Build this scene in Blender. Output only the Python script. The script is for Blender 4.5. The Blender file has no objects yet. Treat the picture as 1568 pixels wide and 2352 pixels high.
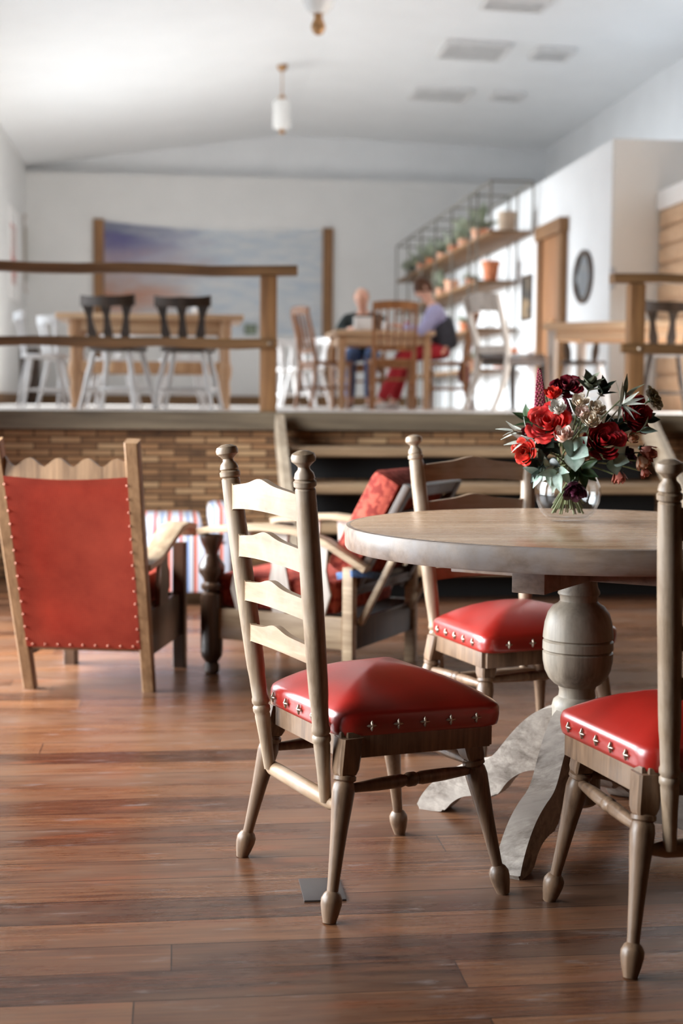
import bpy, bmesh, math, random
from mathutils import Vector, Matrix
V = Vector
PI = math.pi
R = math.radians
rnd = random.Random(7)
scene = bpy.context.scene
COL = scene.collection

# ------------------------------------------------------------------ camera
FPX, CX, CY = 3267.0, 784.0, 1176.0
EYE = V((0, 0, 1.06))
YAW, PITCH, ROLL = R(6.7), R(4.394), 0.0075
_f = V((math.sin(YAW) * math.cos(PITCH), math.cos(YAW) * math.cos(PITCH), -math.sin(PITCH)))
_r = V((math.cos(YAW), -math.sin(YAW), 0))
_u = _r.cross(_f)
CR = _r * math.cos(ROLL) + _u * math.sin(ROLL)
CU = -_r * math.sin(ROLL) + _u * math.cos(ROLL)

def ray(px, py):
    return _f + CR * ((px - CX) / FPX) - CU * ((py - CY) / FPX)
def on_z(px, py, z=0.0):            # point of the photograph on a horizontal plane
    d = ray(px, py); return EYE + d * ((z - EYE.z) / d.z)
def on_y(px, py, y):                # on a plane across the room
    d = ray(px, py); return EYE + d * (y / d.y)
def on_x(px, py, x):                # on a plane along the room
    d = ray(px, py); return EYE + d * (x / d.x)

cam_d = bpy.data.cameras.new('camera')
cam = bpy.data.objects.new('camera', cam_d); COL.objects.link(cam)
m = Matrix((CR, CU, -_f)).transposed().to_4x4(); m.translation = EYE
cam.matrix_world = m
cam_d.sensor_width = 36; cam_d.lens = 50; cam_d.sensor_fit = 'AUTO'
cam_d.clip_start = 0.05; cam_d.clip_end = 200
cam_d.dof.use_dof = True; cam_d.dof.focus_distance = 3.15; cam_d.dof.aperture_fstop = 2.8
scene.camera = cam

# ------------------------------------------------------------------ objects
def tag(o, label=None, cat=None, group=None, kind=None):
    if label: o['label'] = label
    if cat: o['category'] = cat
    if group: o['group'] = group
    if kind: o['kind'] = kind
    return o
def thing(name, label, cat, loc=(0, 0, 0), rz=0.0, group=None):
    o = bpy.data.objects.new(name, None); COL.objects.link(o)
    o.empty_display_size = .05
    o.location = loc; o.rotation_euler = (0, 0, rz)
    return tag(o, label, cat, group)
def copy_tree(o, parent=None):
    c = o.copy(); COL.objects.link(c)
    if parent is not None: c.parent = parent
    for ch in list(o.children): copy_tree(ch, c)
    return c
def dup(root, label, loc, rz, group=None, cat=None, scale=None):
    c = copy_tree(root); c.location = loc; c.rotation_euler = (0, 0, rz)
    if scale: c.scale = scale
    return tag(c, label, cat, group)

def frame_z(p0, p1):
    p0, p1 = V(p0), V(p1); z = (p1 - p0).normalized()
    a = V((1, 0, 0)) if abs(z.x) < .9 else V((0, 1, 0))
    y = z.cross(a).normalized(); x = y.cross(z)
    return Matrix((x, y, z)).transposed().to_4x4()

class MB:
    """collects shapes that become one mesh"""
    def __init__(s): s.bm = bmesh.new()
    def loft(s, secs, cap=True, ring=True, closed=False):
        vs = [[s.bm.verts.new(p) for p in sec] for sec in secs]
        n = len(vs[0])
        pairs = list(zip(vs, vs[1:])) + ([(vs[-1], vs[0])] if closed else [])
        for a, b in pairs:
            for i in range(n if ring else n - 1):
                j = (i + 1) % n
                try: s.bm.faces.new((a[i], a[j], b[j], b[i]))
                except ValueError: pass
        if cap and not closed:
            for c in (vs[0][::-1], vs[-1]):
                try: s.bm.faces.new(c)
                except ValueError: pass
        return s
    def lathe(s, prof, p0=(0, 0, 0), p1=(0, 0, 1), n=20, unit=False):
        """prof: (radius, t); t is a fraction of p0-p1, or metres when unit"""
        p0, p1 = V(p0), V(p1); M = frame_z(p0, p1); L = 1.0 if unit else (p1 - p0).length
        secs = []
        for r, t in prof:
            c = p0 + (M @ V((0, 0, t * L)))
            secs.append([c + (M @ V((r * math.cos(2 * PI * k / n), r * math.sin(2 * PI * k / n), 0))) for k in range(n)])
        return s.loft(secs)
    def tube(s, pts, rad, n=8):
        pts = [V(p) for p in pts]
        if not hasattr(rad, '__len__'): rad = [rad] * len(pts)
        secs = []; x = None
        for i, p in enumerate(pts):
            t = (pts[min(i + 1, len(pts) - 1)] - pts[max(i - 1, 0)]).normalized()
            if x is None: x = t.orthogonal().normalized()
            x = (x - t * x.dot(t)).normalized(); y = t.cross(x)
            secs.append([p + (x * math.cos(2 * PI * k / n) + y * math.sin(2 * PI * k / n)) * rad[i] for k in range(n)])
        return s.loft(secs)
    def board(s, pts, w, t, side):
        """rectangular bar along a path; w across 'side', t across the rest"""
        pts = [V(p) for p in pts]; side = V(side).normalized(); secs = []
        if not hasattr(w, '__len__'): w = [w] * len(pts)
        if not hasattr(t, '__len__'): t = [t] * len(pts)
        for i, p in enumerate(pts):
            d = (pts[min(i + 1, len(pts) - 1)] - pts[max(i - 1, 0)]).normalized()
            a = (side - d * side.dot(d)).normalized() * (w[i] / 2); b = d.cross(a).normalized() * (t[i] / 2)
            e = .82
            secs.append([p + a + b * e, p + a * e + b, p - a * e + b, p - a + b * e, p - a - b * e, p - a * e - b, p + a * e - b, p + a - b * e])
        return s.loft(secs)
    def box(s, c, d, M=None, bev=.004):
        b = bmesh.new(); bmesh.ops.create_cube(b, size=1)
        for v in b.verts: v.co = V((v.co.x * d[0], v.co.y * d[1], v.co.z * d[2]))
        if bev: bmesh.ops.bevel(b, geom=list(b.edges), offset=min(bev, min(d) * .3), segments=2, affect='EDGES', profile=.6)
        T = Matrix.Translation(V(c)) @ (M.to_4x4() if M else Matrix.Identity(4))
        return s.merge(b, T)
    def bar(s, p0, p1, w, h, bev=.003, up=(0, 0, 1)):
        p0, p1 = V(p0), V(p1); y = (p1 - p0).normalized(); x = y.cross(V(up)).normalized(); z = x.cross(y)
        return s.box((p0 + p1) / 2, (w, (p1 - p0).length, h), Matrix((x, y, z)).transposed(), bev)
    def prism(s, pts, h0, h1, M=None, bev=0):
        b = bmesh.new()
        lo = [b.verts.new((x, y, h0)) for x, y in pts]; hi = [b.verts.new((x, y, h1)) for x, y in pts]
        n = len(pts); b.faces.new(lo[::-1]); b.faces.new(hi)
        for i in range(n): b.faces.new((lo[i], lo[(i + 1) % n], hi[(i + 1) % n], hi[i]))
        if bev:
            es = [e for e in b.edges if abs(e.verts[0].co.z - e.verts[1].co.z) < 1e-6]
            bmesh.ops.bevel(b, geom=es, offset=bev, segments=2, affect='EDGES')
        return s.merge(b, M or Matrix.Identity(4))
    def ball(s, c, r, sc=(1, 1, 1), n=12, M=None):
        b = bmesh.new(); bmesh.ops.create_uvsphere(b, u_segments=n, v_segments=max(6, n // 2 + 1), radius=r)
        for v in b.verts: v.co = V((v.co.x * sc[0], v.co.y * sc[1], v.co.z * sc[2]))
        return s.merge(b, Matrix.Translation(V(c)) @ (M.to_4x4() if M else Matrix.Identity(4)))
    def grid(s, fn, nu, nv):
        g = [[s.bm.verts.new(fn(i / nu, j / nv)) for i in range(nu + 1)] for j in range(nv + 1)]
        for j in range(nv):
            for i in range(nu):
                try: s.bm.faces.new((g[j][i], g[j][i + 1], g[j + 1][i + 1], g[j + 1][i]))
                except ValueError: pass
        return s
    def merge(s, b, T):
        mp = {}
        for v in b.verts: mp[v] = s.bm.verts.new(T @ v.co)
        for f in b.faces:
            try: s.bm.faces.new([mp[v] for v in f.verts])
            except ValueError: pass
        b.free(); return s
    def build(s, name, mat, parent=None, smooth=True, angle=38, recalc=True):
        if recalc: bmesh.ops.recalc_face_normals(s.bm, faces=s.bm.faces)
        if smooth:
            for f in s.bm.faces: f.smooth = True
            for e in s.bm.edges:
                if len(e.link_faces) == 2 and e.calc_face_angle(0) > R(angle): e.smooth = False
        me = bpy.data.meshes.new(name); s.bm.to_mesh(me); s.bm.free()
        me.materials.append(mat)
        o = bpy.data.objects.new(name, me); COL.objects.link(o)
        if parent is not None: o.parent = parent
        return o

def struct(name, mb, mat, parent=None, **k):
    return tag(mb.build(name, mat, parent, **k), kind='structure' if parent is None else None)

# ------------------------------------------------------------------ materials
def srgb(r, g, b):
    f = lambda c: (c / 255 / 12.92) if c / 255 <= .04045 else ((c / 255 + .055) / 1.055) ** 2.4
    return (f(r), f(g), f(b), 1)
class NT:
    def __init__(s, name):
        s.m = bpy.data.materials.new(name); s.m.use_nodes = True
        s.t = s.m.node_tree; s.n = s.t.nodes; s.l = s.t.links
        s.p = s.n['Principled BSDF']; s.out = s.n['Material Output']
    def node(s, typ, **k):
        o = s.n.new(typ)
        for a, b in k.items():
            if a.startswith('i_'):
                key = a[2:]; key = int(key) if key.isdigit() else key.replace('_', ' ')
                s.set(o.inputs[key], b)
            else: setattr(o, a, b)
        return o
    def set(s, sock, v):
        if isinstance(v, bpy.types.NodeSocket): s.l.new(v, sock)
        else: sock.default_value = v
    def coords(s, scale=(1, 1, 1), kind='Object', rot=(0, 0, 0)):
        tc = s.node('ShaderNodeTexCoord'); mp = s.node('ShaderNodeMapping')
        s.l.new(tc.outputs[kind], mp.inputs[0]); mp.inputs['Scale'].default_value = scale; mp.inputs['Rotation'].default_value = rot
        return mp.outputs[0]
    def noise(s, vec, scale=5, detail=4, rough=.55, dist=0):
        return s.node('ShaderNodeTexNoise', i_Vector=vec, i_Scale=scale, i_Detail=detail, i_Roughness=rough, i_Distortion=dist).outputs[0]
    def ramp(s, fac, stops):
        r = s.node('ShaderNodeValToRGB'); s.l.new(fac, r.inputs[0]); e = r.color_ramp.elements
        while len(e) < len(stops): e.new(.5)
        for k, (p, c) in enumerate(stops): e[k].position = p; e[k].color = c if len(c) == 4 else (*c, 1)
        return r.outputs[0]
    def mix(s, fac, a, b, mode='MIX'):
        o = s.node('ShaderNodeMix', data_type='RGBA', blend_type=mode)
        s.set(o.inputs[0], fac); s.set(o.inputs[6], a); s.set(o.inputs[7], b); return o.outputs[2]
    def math(s, op, a, b=0.0, clamp=False):
        o = s.node('ShaderNodeMath', operation=op, use_clamp=clamp); s.set(o.inputs[0], a); s.set(o.inputs[1], b); return o.outputs[0]
    def bump(s, h, strength=.2, dist=.01):
        b = s.node('ShaderNodeBump', i_Strength=strength, i_Distance=dist); s.l.new(h, b.inputs['Height']); s.l.new(b.outputs[0], s.p.inputs['Normal'])
    def fin(s, col=None, rough=None, **k):
        if col is not None: s.set(s.p.inputs['Base Color'], col)
        if rough is not None: s.set(s.p.inputs['Roughness'], rough)
        for a, b in k.items(): s.set(s.p.inputs[a.replace('_', ' ')], b)
        return s.m
def g(v): return (v, v, v, 1)

def plain(name, rgb, rough=.6, var=.12, scale=8, bump=0, **k):
    t = NT(name); c = srgb(*rgb); v = t.coords(); n = t.noise(v, scale, 5)
    d = tuple(x * (1 - var) for x in c[:3]) + (1,); e = tuple(min(1, x * (1 + var)) for x in c[:3]) + (1,)
    if bump: t.bump(t.noise(v, scale * 6, 3), bump, .004)
    return t.fin(t.ramp(n, [(.3, d), (.7, e)]), rough, **k)
def wood(name, dark, light, axis='z', scale=14, rough=.45, wear=None, spec=.5, bump=.12):
    t = NT(name); sc = {'x': (.07, 1, 1), 'y': (1, .07, 1), 'z': (1, 1, .07)}[axis]
    v = t.coords(tuple(x * scale for x in sc))
    n1 = t.noise(v, 2.2, 6, .6, .6); n2 = t.noise(v, 9, 4, .7)
    f = t.math('ADD', t.math('MULTIPLY', n1, .7), t.math('MULTIPLY', n2, .3))
    c = t.ramp(f, [(.32, srgb(*dark)), (.52, tuple((a + b) / 2 for a, b in zip(srgb(*dark), srgb(*light)))), (.68, srgb(*light))])
    if wear:
        w = t.noise(t.coords((1, 1, 1)), 7, 5, .6)
        c = t.mix(t.ramp(w, [(.45, g(0)), (.65, g(.75))]), c, srgb(*wear))
    t.bump(f, bump, .004)
    return t.fin(c, t.math('ADD', t.math('MULTIPLY', n2, .25), rough - .12), Specular_IOR_Level=spec)
M = {}
M['oak'] = wood('pale_oak', (104, 82, 62), (178, 154, 128), 'z', 16, .40, wear=(164, 146, 128))
M['oak_x'] = wood('pale_oak_rail', (122, 94, 68), (172, 144, 116), 'x', 14, .5, wear=(160, 140, 122), spec=.4)
M['oak_leg'] = wood('brown_oak_leg', (72, 52, 38), (146, 116, 90), 'z', 16, .38, wear=(128, 104, 84))
M['oak_rail_back'] = wood('warm_oak', (140, 98, 60), (192, 150, 104), 'x', 14, .45)
M['table_top'] = wood('table_top_oak', (164, 124, 90), (212, 178, 144), 'x', 5, .26, spec=.65, bump=.05)
M['table_edge'] = wood('table_edge_oak', (96, 74, 58), (168, 146, 128), 'x', 7, .45, wear=(150, 140, 136))
M['grey_oak'] = wood('grey_washed_oak', (96, 84, 72), (170, 156, 138), 'z', 12, .5, wear=(150, 142, 128))
M['scroll'] = wood('limed_scroll_foot', (98, 86, 76), (196, 184, 172), 'x', 16, .55, wear=(176, 166, 156))
M['armchair_wood'] = wood('armchair_oak', (96, 68, 44), (160, 124, 90), 'z', 14, .4)
M['arm_pale'] = wood('arm_oak', (130, 104, 78), (196, 172, 142), 'y', 12, .38)
M['dark_oak'] = wood('dark_oak', (34, 24, 18), (86, 60, 42), 'z', 14, .32)
M['beam'] = wood('weathered_beam', (74, 62, 48), (128, 112, 90), 'x', 6, .7)
M['rustic'] = wood('rustic_pine', (96, 62, 34), (166, 122, 78), 'z', 9, .6)
M['rustic_x'] = wood('rustic_pine_rail', (84, 58, 34), (146, 108, 68), 'x', 7, .6)
M['step'] = wood('worn_step_pine', (104, 80, 58), (184, 154, 120), 'x', 6, .5)
M['stringer'] = wood('pale_stringer', (140, 122, 102), (190, 172, 150), 'y', 6, .6)
M['honey'] = wood('honey_pine', (150, 106, 72), (206, 166, 126), 'z', 10, .45)
M['honey_x'] = wood('honey_pine_top', (170, 130, 96), (218, 186, 150), 'x', 7, .4)
M['brown'] = wood('brown_beech', (104, 62, 34), (172, 116, 70), 'z', 12, .4)
M['dark_brown'] = wood('dark_stained_beech', (34, 25, 18), (74, 54, 38), 'z', 12, .4)
M['white_legs'] = plain('worn_white_paint', (206, 202, 200), .4, .1, 12)
M['ash'] = wood('ash_grey_wood', (150, 136, 124), (204, 192, 182), 'z', 12, .4)
M['fabric_red'] = None
def leather(name, rgb, rough):
    t = NT(name); c = srgb(*rgb); v = t.coords()
    n = t.noise(v, 9, 5); w = t.noise(v, 160, 3)
    col = t.ramp(n, [(.3, tuple(x * .82 for x in c[:3])), (.7, tuple(min(1, x * 1.12) for x in c[:3]))])
    t.bump(w, .12, .002)
    return t.fin(col, t.math('ADD', t.math('MULTIPLY', n, .12), rough - .06), Specular_IOR_Level=.6, Coat_Weight=.9, Coat_Roughness=.3)
M['leather'] = leather('oxblood_leather', (158, 28, 19), .32)
def fabric(name, a, b, scale=260, rough=.85, blotch=None):
    t = NT(name); v = t.coords()
    wv = t.node('ShaderNodeTexWave', i_Vector=v, i_Scale=scale / 6, i_Distortion=1.2, bands_direction='X').outputs[0]
    wz = t.node('ShaderNodeTexWave', i_Vector=v, i_Scale=scale / 6, i_Distortion=1.2, bands_direction='Z').outputs[0]
    n = t.noise(v, 6, 6, .65)
    f = t.math('ADD', t.math('MULTIPLY', t.math('ADD', wv, wz), .16), t.math('MULTIPLY', n, .75))
    c = t.ramp(f, [(.3, srgb(*a)), (.75, srgb(*b))])
    if blotch: c = t.mix(t.ramp(t.noise(v, 34, 4), [(.48, g(0)), (.56, g(.8))]), c, srgb(*blotch))
    t.bump(t.math('ADD', wv, wz), .15, .002)
    return t.fin(c, rough, Specular_IOR_Level=.25)
M['fabric_red'] = fabric('terracotta_cloth', (146, 48, 33), (188, 78, 56))
M['fabric_pattern'] = fabric('patterned_red_upholstery', (146, 56, 44), (184, 88, 70), blotch=(112, 30, 26))
def stripes():
    t = NT('striped_cloth'); v = t.coords((1, 1, 1)); sx = t.node('ShaderNodeSeparateXYZ', i_0=v).outputs[0]
    fr = t.math('FRACT', t.math('MULTIPLY', sx, 7.5))
    r = t.node('ShaderNodeValToRGB'); t.l.new(fr, r.inputs[0]); cr = r.color_ramp; cr.interpolation = 'CONSTANT'
    cols = [(0, (190, 194, 206)), (.22, (186, 74, 64)), (.32, (186, 182, 184)), (.5, (120, 140, 180)), (.6, (192, 192, 198)), (.74, (92, 60, 60)), (.8, (214, 120, 100)), (.9, (186, 188, 198))]
    while len(cr.elements) < len(cols): cr.elements.new(.5)
    for e, (p, c) in zip(cr.elements, cols): e.position = p; e.color = srgb(*c)
    return t.fin(r.outputs[0], .85, Specular_IOR_Level=.2)
M['stripes'] = stripes()
M['wall'] = plain('white_plaster', (234, 235, 236), .85, .025, 2.5, bump=.04)
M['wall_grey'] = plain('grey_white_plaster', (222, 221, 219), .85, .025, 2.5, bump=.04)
M['ceiling'] = plain('ceiling_paint', (236, 237, 238), .9, .02, 1.5)
M['dark'] = plain('gap_shade_black', (20, 18, 17), .7, .2)  # black for the shade between the open treads
M['black_metal'] = plain('black_metal', (52, 48, 44), .45, .15, 20)
M['iron_grey'] = plain('grey_iron', (116, 112, 104), .5, .15, 20)
M['steel'] = plain('nail_metal', (186, 170, 152), .35, .1, 40, Metallic=.8)
M['tack'] = plain('dull_tack', (176, 116, 96), .5, .1, 40, Metallic=.3)
M['brass'] = plain('aged_brass', (176, 134, 92), .35, .12, 30, Metallic=.6)
M['opal'] = plain('opal_glass_shade', (244, 243, 240), .25, .01)
M['white'] = plain('white_china', (236, 234, 232), .3, .02)
M['terracotta'] = plain('terracotta_clay', (206, 124, 84), .75, .15, 14)
M['terracotta_pale'] = plain('chalky_terracotta', (214, 160, 130), .8, .15, 14)
M['stone_pot'] = plain('stone_pot', (190, 168, 146), .8, .12, 14)
M['bottle'] = plain('dark_bottle_glass', (44, 40, 28), .15, .1)
M['foliage_sage'] = plain('sage_foliage', (182, 190, 168), .6, .25, 20)
M['skin'] = plain('skin', (226, 176, 152), .5, .06, 20, Subsurface_Weight=.1)
M['hair_brown'] = plain('brown_hair', (112, 70, 44), .5, .3, 60)
M['hair_white'] = plain('white_hair', (214, 200, 188), .5, .15, 60)
M['shirt_dark'] = plain('charcoal_green_shirt', (42, 50, 50), .85, .2, 20)
M['jeans'] = plain('blue_denim', (70, 92, 132), .85, .2, 30)
M['shirt_lav'] = plain('lavender_shirt', (168, 164, 200), .8, .1, 12)
M['vest'] = plain('dark_waistcoat', (58, 58, 66), .8, .2, 20)
M['trousers_red'] = plain('red_trousers', (168, 26, 38), .8, .15, 12)
M['shoe'] = plain('dark_shoe', (50, 36, 34), .5, .2)
M['shoe_white'] = plain('white_trainer', (226, 222, 218), .6, .05)
M['bag'] = plain('burgundy_bag', (112, 24, 28), .7, .15)
M['blue'] = plain('blue_strap', (64, 92, 134), .6, .35, 60)
M['mirror'] = plain('mirror_silver', (226, 228, 230), .04, .01, Metallic=1.0)
M['plate'] = plain('dark_floor_plate', (66, 60, 58), .4, .12, 20)
M['vent'] = plain('vent_enamel', (222, 221, 220), .6, .05)
# ------------------------------------------------------------------ setting
XL, XR, YB, YF = -2.37, 6.2, 23.8, -3.0
ZS, YS = 1.0, 8.6                    # raised stage: height and front edge

def floor_mat(name, base, tones, pw, worn):
    t = NT(name); v = t.coords((1, 1, 1))
    sp = t.node('ShaderNodeSeparateXYZ', i_0=v); row = t.math('FLOOR', t.math('DIVIDE', sp.outputs[1], pw))
    wn = t.node('ShaderNodeTexWhiteNoise', noise_dimensions='1D', i_W=row).outputs[0]
    cb = t.node('ShaderNodeCombineXYZ', i_0=t.math('ADD', sp.outputs[0], t.math('MULTIPLY', wn, 3.1)), i_1=sp.outputs[1], i_2=0.0)
    br = t.node('ShaderNodeTexBrick', i_Vector=cb.outputs[0], i_Scale=1.0, i_Color1=g(0), i_Color2=g(1), i_Mortar=g(.5), i_Mortar_Size=.0016, i_Mortar_Smooth=.2, i_Bias=0.0, i_Brick_Width=3.1, i_Row_Height=pw)
    br.offset = 0
    pc = br.outputs['Color']; fac = br.outputs['Fac']
    g1 = t.noise(t.coords((1.1, 22, 1)), 3.2, 6, .62, .5)
    g2 = t.noise(t.coords((3, 70, 1)), 3, 3, .6)
    f = t.math('ADD', t.math('MULTIPLY', g1, .55), t.math('MULTIPLY', g2, .2))
    f = t.math('ADD', f, t.math('MULTIPLY', pc, .25))
    c = t.ramp(f, [(.28, srgb(*tones[0])), (.48, srgb(*tones[1])), (.68, srgb(*tones[2]))])
    w1 = t.noise(t.coords((.8, 2.6, 1)), 1.5, 6, .65, .4)
    c = t.mix(t.ramp(w1, [(.46, g(0)), (.66, g(.65))]), c, srgb(*worn))
    w2 = t.noise(t.coords((1.5, 6, 1), rot=(0, 0, .1)), 4.5, 5, .6)
    c = t.mix(t.ramp(w2, [(.60, g(0)), (.70, g(.45))]), c, srgb(124, 112, 108))
    w3 = t.noise(t.coords((1, 5, 1)), 2.7, 4, .6)
    c = t.mix(t.ramp(w3, [(.56, g(0)), (.72, g(.5))]), c, srgb(126, 70, 42))
    c = t.mix(fac, c, srgb(40, 28, 22))
    h = t.math('SUBTRACT', t.math('MULTIPLY', f, .4), fac)
    t.bump(h, .22, .004)
    ro = t.math('ADD', t.math('MULTIPLY', w1, .36), t.math('MULTIPLY', g2, .14))
    return t.fin(c, t.math('ADD', ro, .04), Specular_IOR_Level=.4)
M['floor'] = floor_mat('worn_floorboards', 0, ((40, 25, 18), (84, 52, 34), (125, 84, 56)), .13, (110, 83, 65))
M['floor_stage'] = floor_mat('stage_floorboards', 0, ((160, 150, 142), (190, 182, 174), (206, 200, 194)), .12, (204, 200, 196))

def brick_mat():
    t = NT('thin_brick'); tc = t.node('ShaderNodeTexCoord'); sp = t.node('ShaderNodeSeparateXYZ', i_0=tc.outputs['Object'])
    cb = t.node('ShaderNodeCombineXYZ', i_0=sp.outputs[0], i_1=sp.outputs[2], i_2=sp.outputs[1]); v = cb.outputs[0]
    br = t.node('ShaderNodeTexBrick', i_Vector=v, i_Scale=1.0, i_Color1=g(0), i_Color2=g(1), i_Mortar_Size=.0055, i_Mortar_Smooth=.3, i_Brick_Width=.185, i_Row_Height=.0385)
    n = t.noise(v, 9, 5); n2 = t.noise(v, 60, 4)
    f = t.math('ADD', t.math('MULTIPLY', br.outputs['Color'], .6), t.math('MULTIPLY', n, .4))
    c = t.ramp(f, [(.12, srgb(46, 36, 30)), (.26, srgb(122, 88, 60)), (.52, srgb(166, 122, 84)), (.88, srgb(194, 158, 118))])
    c = t.mix(t.math('MULTIPLY', n2, .35), c, srgb(120, 92, 72))
    c = t.mix(br.outputs['Fac'], c, srgb(88, 66, 49))
    t.bump(t.math('SUBTRACT', t.math('MULTIPLY', n2, .3), br.outputs['Fac']), .8, .012)
    return t.fin(c, .85, Specular_IOR_Level=.2)
M['brick'] = brick_mat()
def glass_mat(name, gl, tint=(1, 1, 1, 1), refl=1.0):
    t = NT(name); t.n.remove(t.p)
    a = t.node('ShaderNodeBsdfTransparent', i_Color=tint); b = t.node('ShaderNodeBsdfGlossy', i_Roughness=.02)
    lw = t.node('ShaderNodeLayerWeight', i_Blend=.5)
    mx = t.node('ShaderNodeMixShader'); t.l.new(t.math('MULTIPLY', t.math('ADD', t.math('POWER', lw.outputs['Facing'], 4.0), .04), refl), mx.inputs[0]); t.l.new(a.outputs[0], mx.inputs[1]); t.l.new(b.outputs[0], mx.inputs[2])
    t.l.new(mx.outputs[0], t.out.inputs[0]); return t.m
M['glass'] = glass_mat('window_glass', .15)

def slab(name, x0, x1, y0, y1, z0, z1, mat, **k):
    return struct(name, MB().box(((x0 + x1) / 2, (y0 + y1) / 2, (z0 + z1) / 2), (x1 - x0, y1 - y0, z1 - z0), bev=0), mat, smooth=False, **k)
slab('floor', XL - .2, XR + .2, YF - .2, YS + .3, -.1, 0, M['floor'])
slab('floor_stage', XL - .2, XR + .2, YS, YB + .2, ZS - .06, ZS, M['floor_stage'])
slab('wall_stage', XL - .2, XR + .2, YS + .04, YS + .2, 0, ZS - .06, M['brick'])
slab('trim_1', XL, XR, YS - .05, YS + .04, ZS - .105, ZS + .002, M['beam'])

# ceiling: two slopes meeting in a ridge along the room
pk, el, er = on_y(652, 312, YB), on_y(78, 386, YB), on_y(1250, 346, YB)
ZR, ZL, ZRR = pk.z, el.z, er.z
XRG = 1.8
cm = MB()
for (xa, za, xb, zb) in ((XL - .2, ZL, XRG, ZR), (XRG, ZR, XR + .2, ZRR)):
    cm.loft([[(xa, y, za), (xb, y, zb), (xb, y, zb + .15), (xa, y, za + .15)] for y in (YF - .2, YB + .2)])
struct('ceiling', cm, M['ceiling'], smooth=False)
def ceil_z(x): return ZL + (ZR - ZL) * (x - XL + .2) / (XRG - XL + .2) if x < XRG else ZR + (ZRR - ZR) * (x - XRG) / (XR + .2 - XRG)

zb = on_y(600, 408, YB - .3).z
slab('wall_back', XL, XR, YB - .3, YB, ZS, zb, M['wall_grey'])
slab('wall_gable', XL, XR, YB, YB + .15, ZS, ZR + .1, M['wall'])
slab('wall_front', XL - .2, XR + .2, YF - .2, YF, 0, ZR + .1, M['brick'])  # unseen wall, finished in dark brick to cut bounce light
wr = MB(); RW_ADDED = (9.2, 12.7, ZS + .1, 3.5)  # unseen right-hand window opening, added to light the stage from that side
wr.box((XR + .1, (YS + RW_ADDED[0]) / 2, (ZRR + .1) / 2), (.2, RW_ADDED[0] - YS, ZRR + .1), bev=0); CW_ADDED = (13.8, 17.1, 3.78, 4.75)  # unseen clerestory opening, added to brighten the right of the ceiling
wr.box((XR + .1, (RW_ADDED[1] + CW_ADDED[0]) / 2, (ZRR + .1) / 2), (.2, CW_ADDED[0] - RW_ADDED[1], ZRR + .1), bev=0); wr.box((XR + .1, (CW_ADDED[1] + YB) / 2, (ZRR + .1) / 2), (.2, YB - CW_ADDED[1], ZRR + .1), bev=0)
wr.box((XR + .1, (CW_ADDED[0] + CW_ADDED[1]) / 2, CW_ADDED[2] / 2), (.2, CW_ADDED[1] - CW_ADDED[0], CW_ADDED[2]), bev=0); wr.box((XR + .1, (CW_ADDED[0] + CW_ADDED[1]) / 2, (CW_ADDED[3] + ZRR + .1) / 2), (.2, CW_ADDED[1] - CW_ADDED[0], ZRR + .1 - CW_ADDED[3]), bev=0)
wr.box((XR + .1, (RW_ADDED[0] + RW_ADDED[1]) / 2, RW_ADDED[2] / 2), (.2, RW_ADDED[1] - RW_ADDED[0], RW_ADDED[2]), bev=0); wr.box((XR + .1, (RW_ADDED[0] + RW_ADDED[1]) / 2, (RW_ADDED[3] + ZRR + .1) / 2), (.2, RW_ADDED[1] - RW_ADDED[0], ZRR + .1 - RW_ADDED[3]), bev=0)
struct('wall_right', wr, M['wall'], smooth=False)
slab('ceiling_light_block', XL, XR, YF, 7.9, 3.62, 3.75, M['dark_oak'])  # unseen low dark ceiling, added to keep light off the foreground
slab('wall_hall', XR, XR + .2, YF, YS, 0, ZRR + .1, M['brick'])  # out of view; brick instead of white plaster to reduce bounced light
XP, YP = 4.1, 13.2
ZP = on_y(1418, 318, YP).z
slab('wall_partition', XP, XR, YP + .04, YB - .3, ZS, ZP, M['wall'])
M['end_shade'] = plain('shaded_plaster', (192, 190, 187), .85, .02, 2.5)  # partition plaster with the end face's shade put into its colour
slab('wall_end', XP + .003, XR, YP, YP + .04, ZS, ZP - .002, M['end_shade'])

wins = [(2.0, 3.8, .1, 2.6), (4.4, 7.2, .1, 2.6), (9.2, 11.9, ZS + .05, 3.85), (12.8, 15.5, ZS + .05, 3.85), (16.6, 19.55, ZS + .05, 3.85)]
wl = MB(); yy = YF
for k_, (a, b, z0, z1) in enumerate(wins + [(YB, YB, 0, 0)]):
    wl.box((XL - .1, (yy + a) / 2, (ZL + .1) / 2), (.2, a - yy, ZL + .1), bev=0)
    if b > a:
        wl.box((XL - .1, (a + b) / 2, z0 / 2), (.2, b - a, z0), bev=0)
        wl.box((XL - .1, (a + b) / 2, (z1 + ZL + .1) / 2), (.2, b - a, ZL + .1 - z1), bev=0)
    yy = b
    if k_ == 1: wl.box((XL - .1, (yy + YS) / 2, (ZL + .1) / 2), (.2, YS - yy, ZL + .1), bev=0); yy = YS; struct('wall_hall_left', wl, M['brick'], smooth=False); wl = MB()  # unseen hall stretch split off in brick to bounce less light
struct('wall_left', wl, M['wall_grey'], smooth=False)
M['win_frame'] = plain('white_window_frame', (232, 234, 236), .5, .02)
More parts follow.
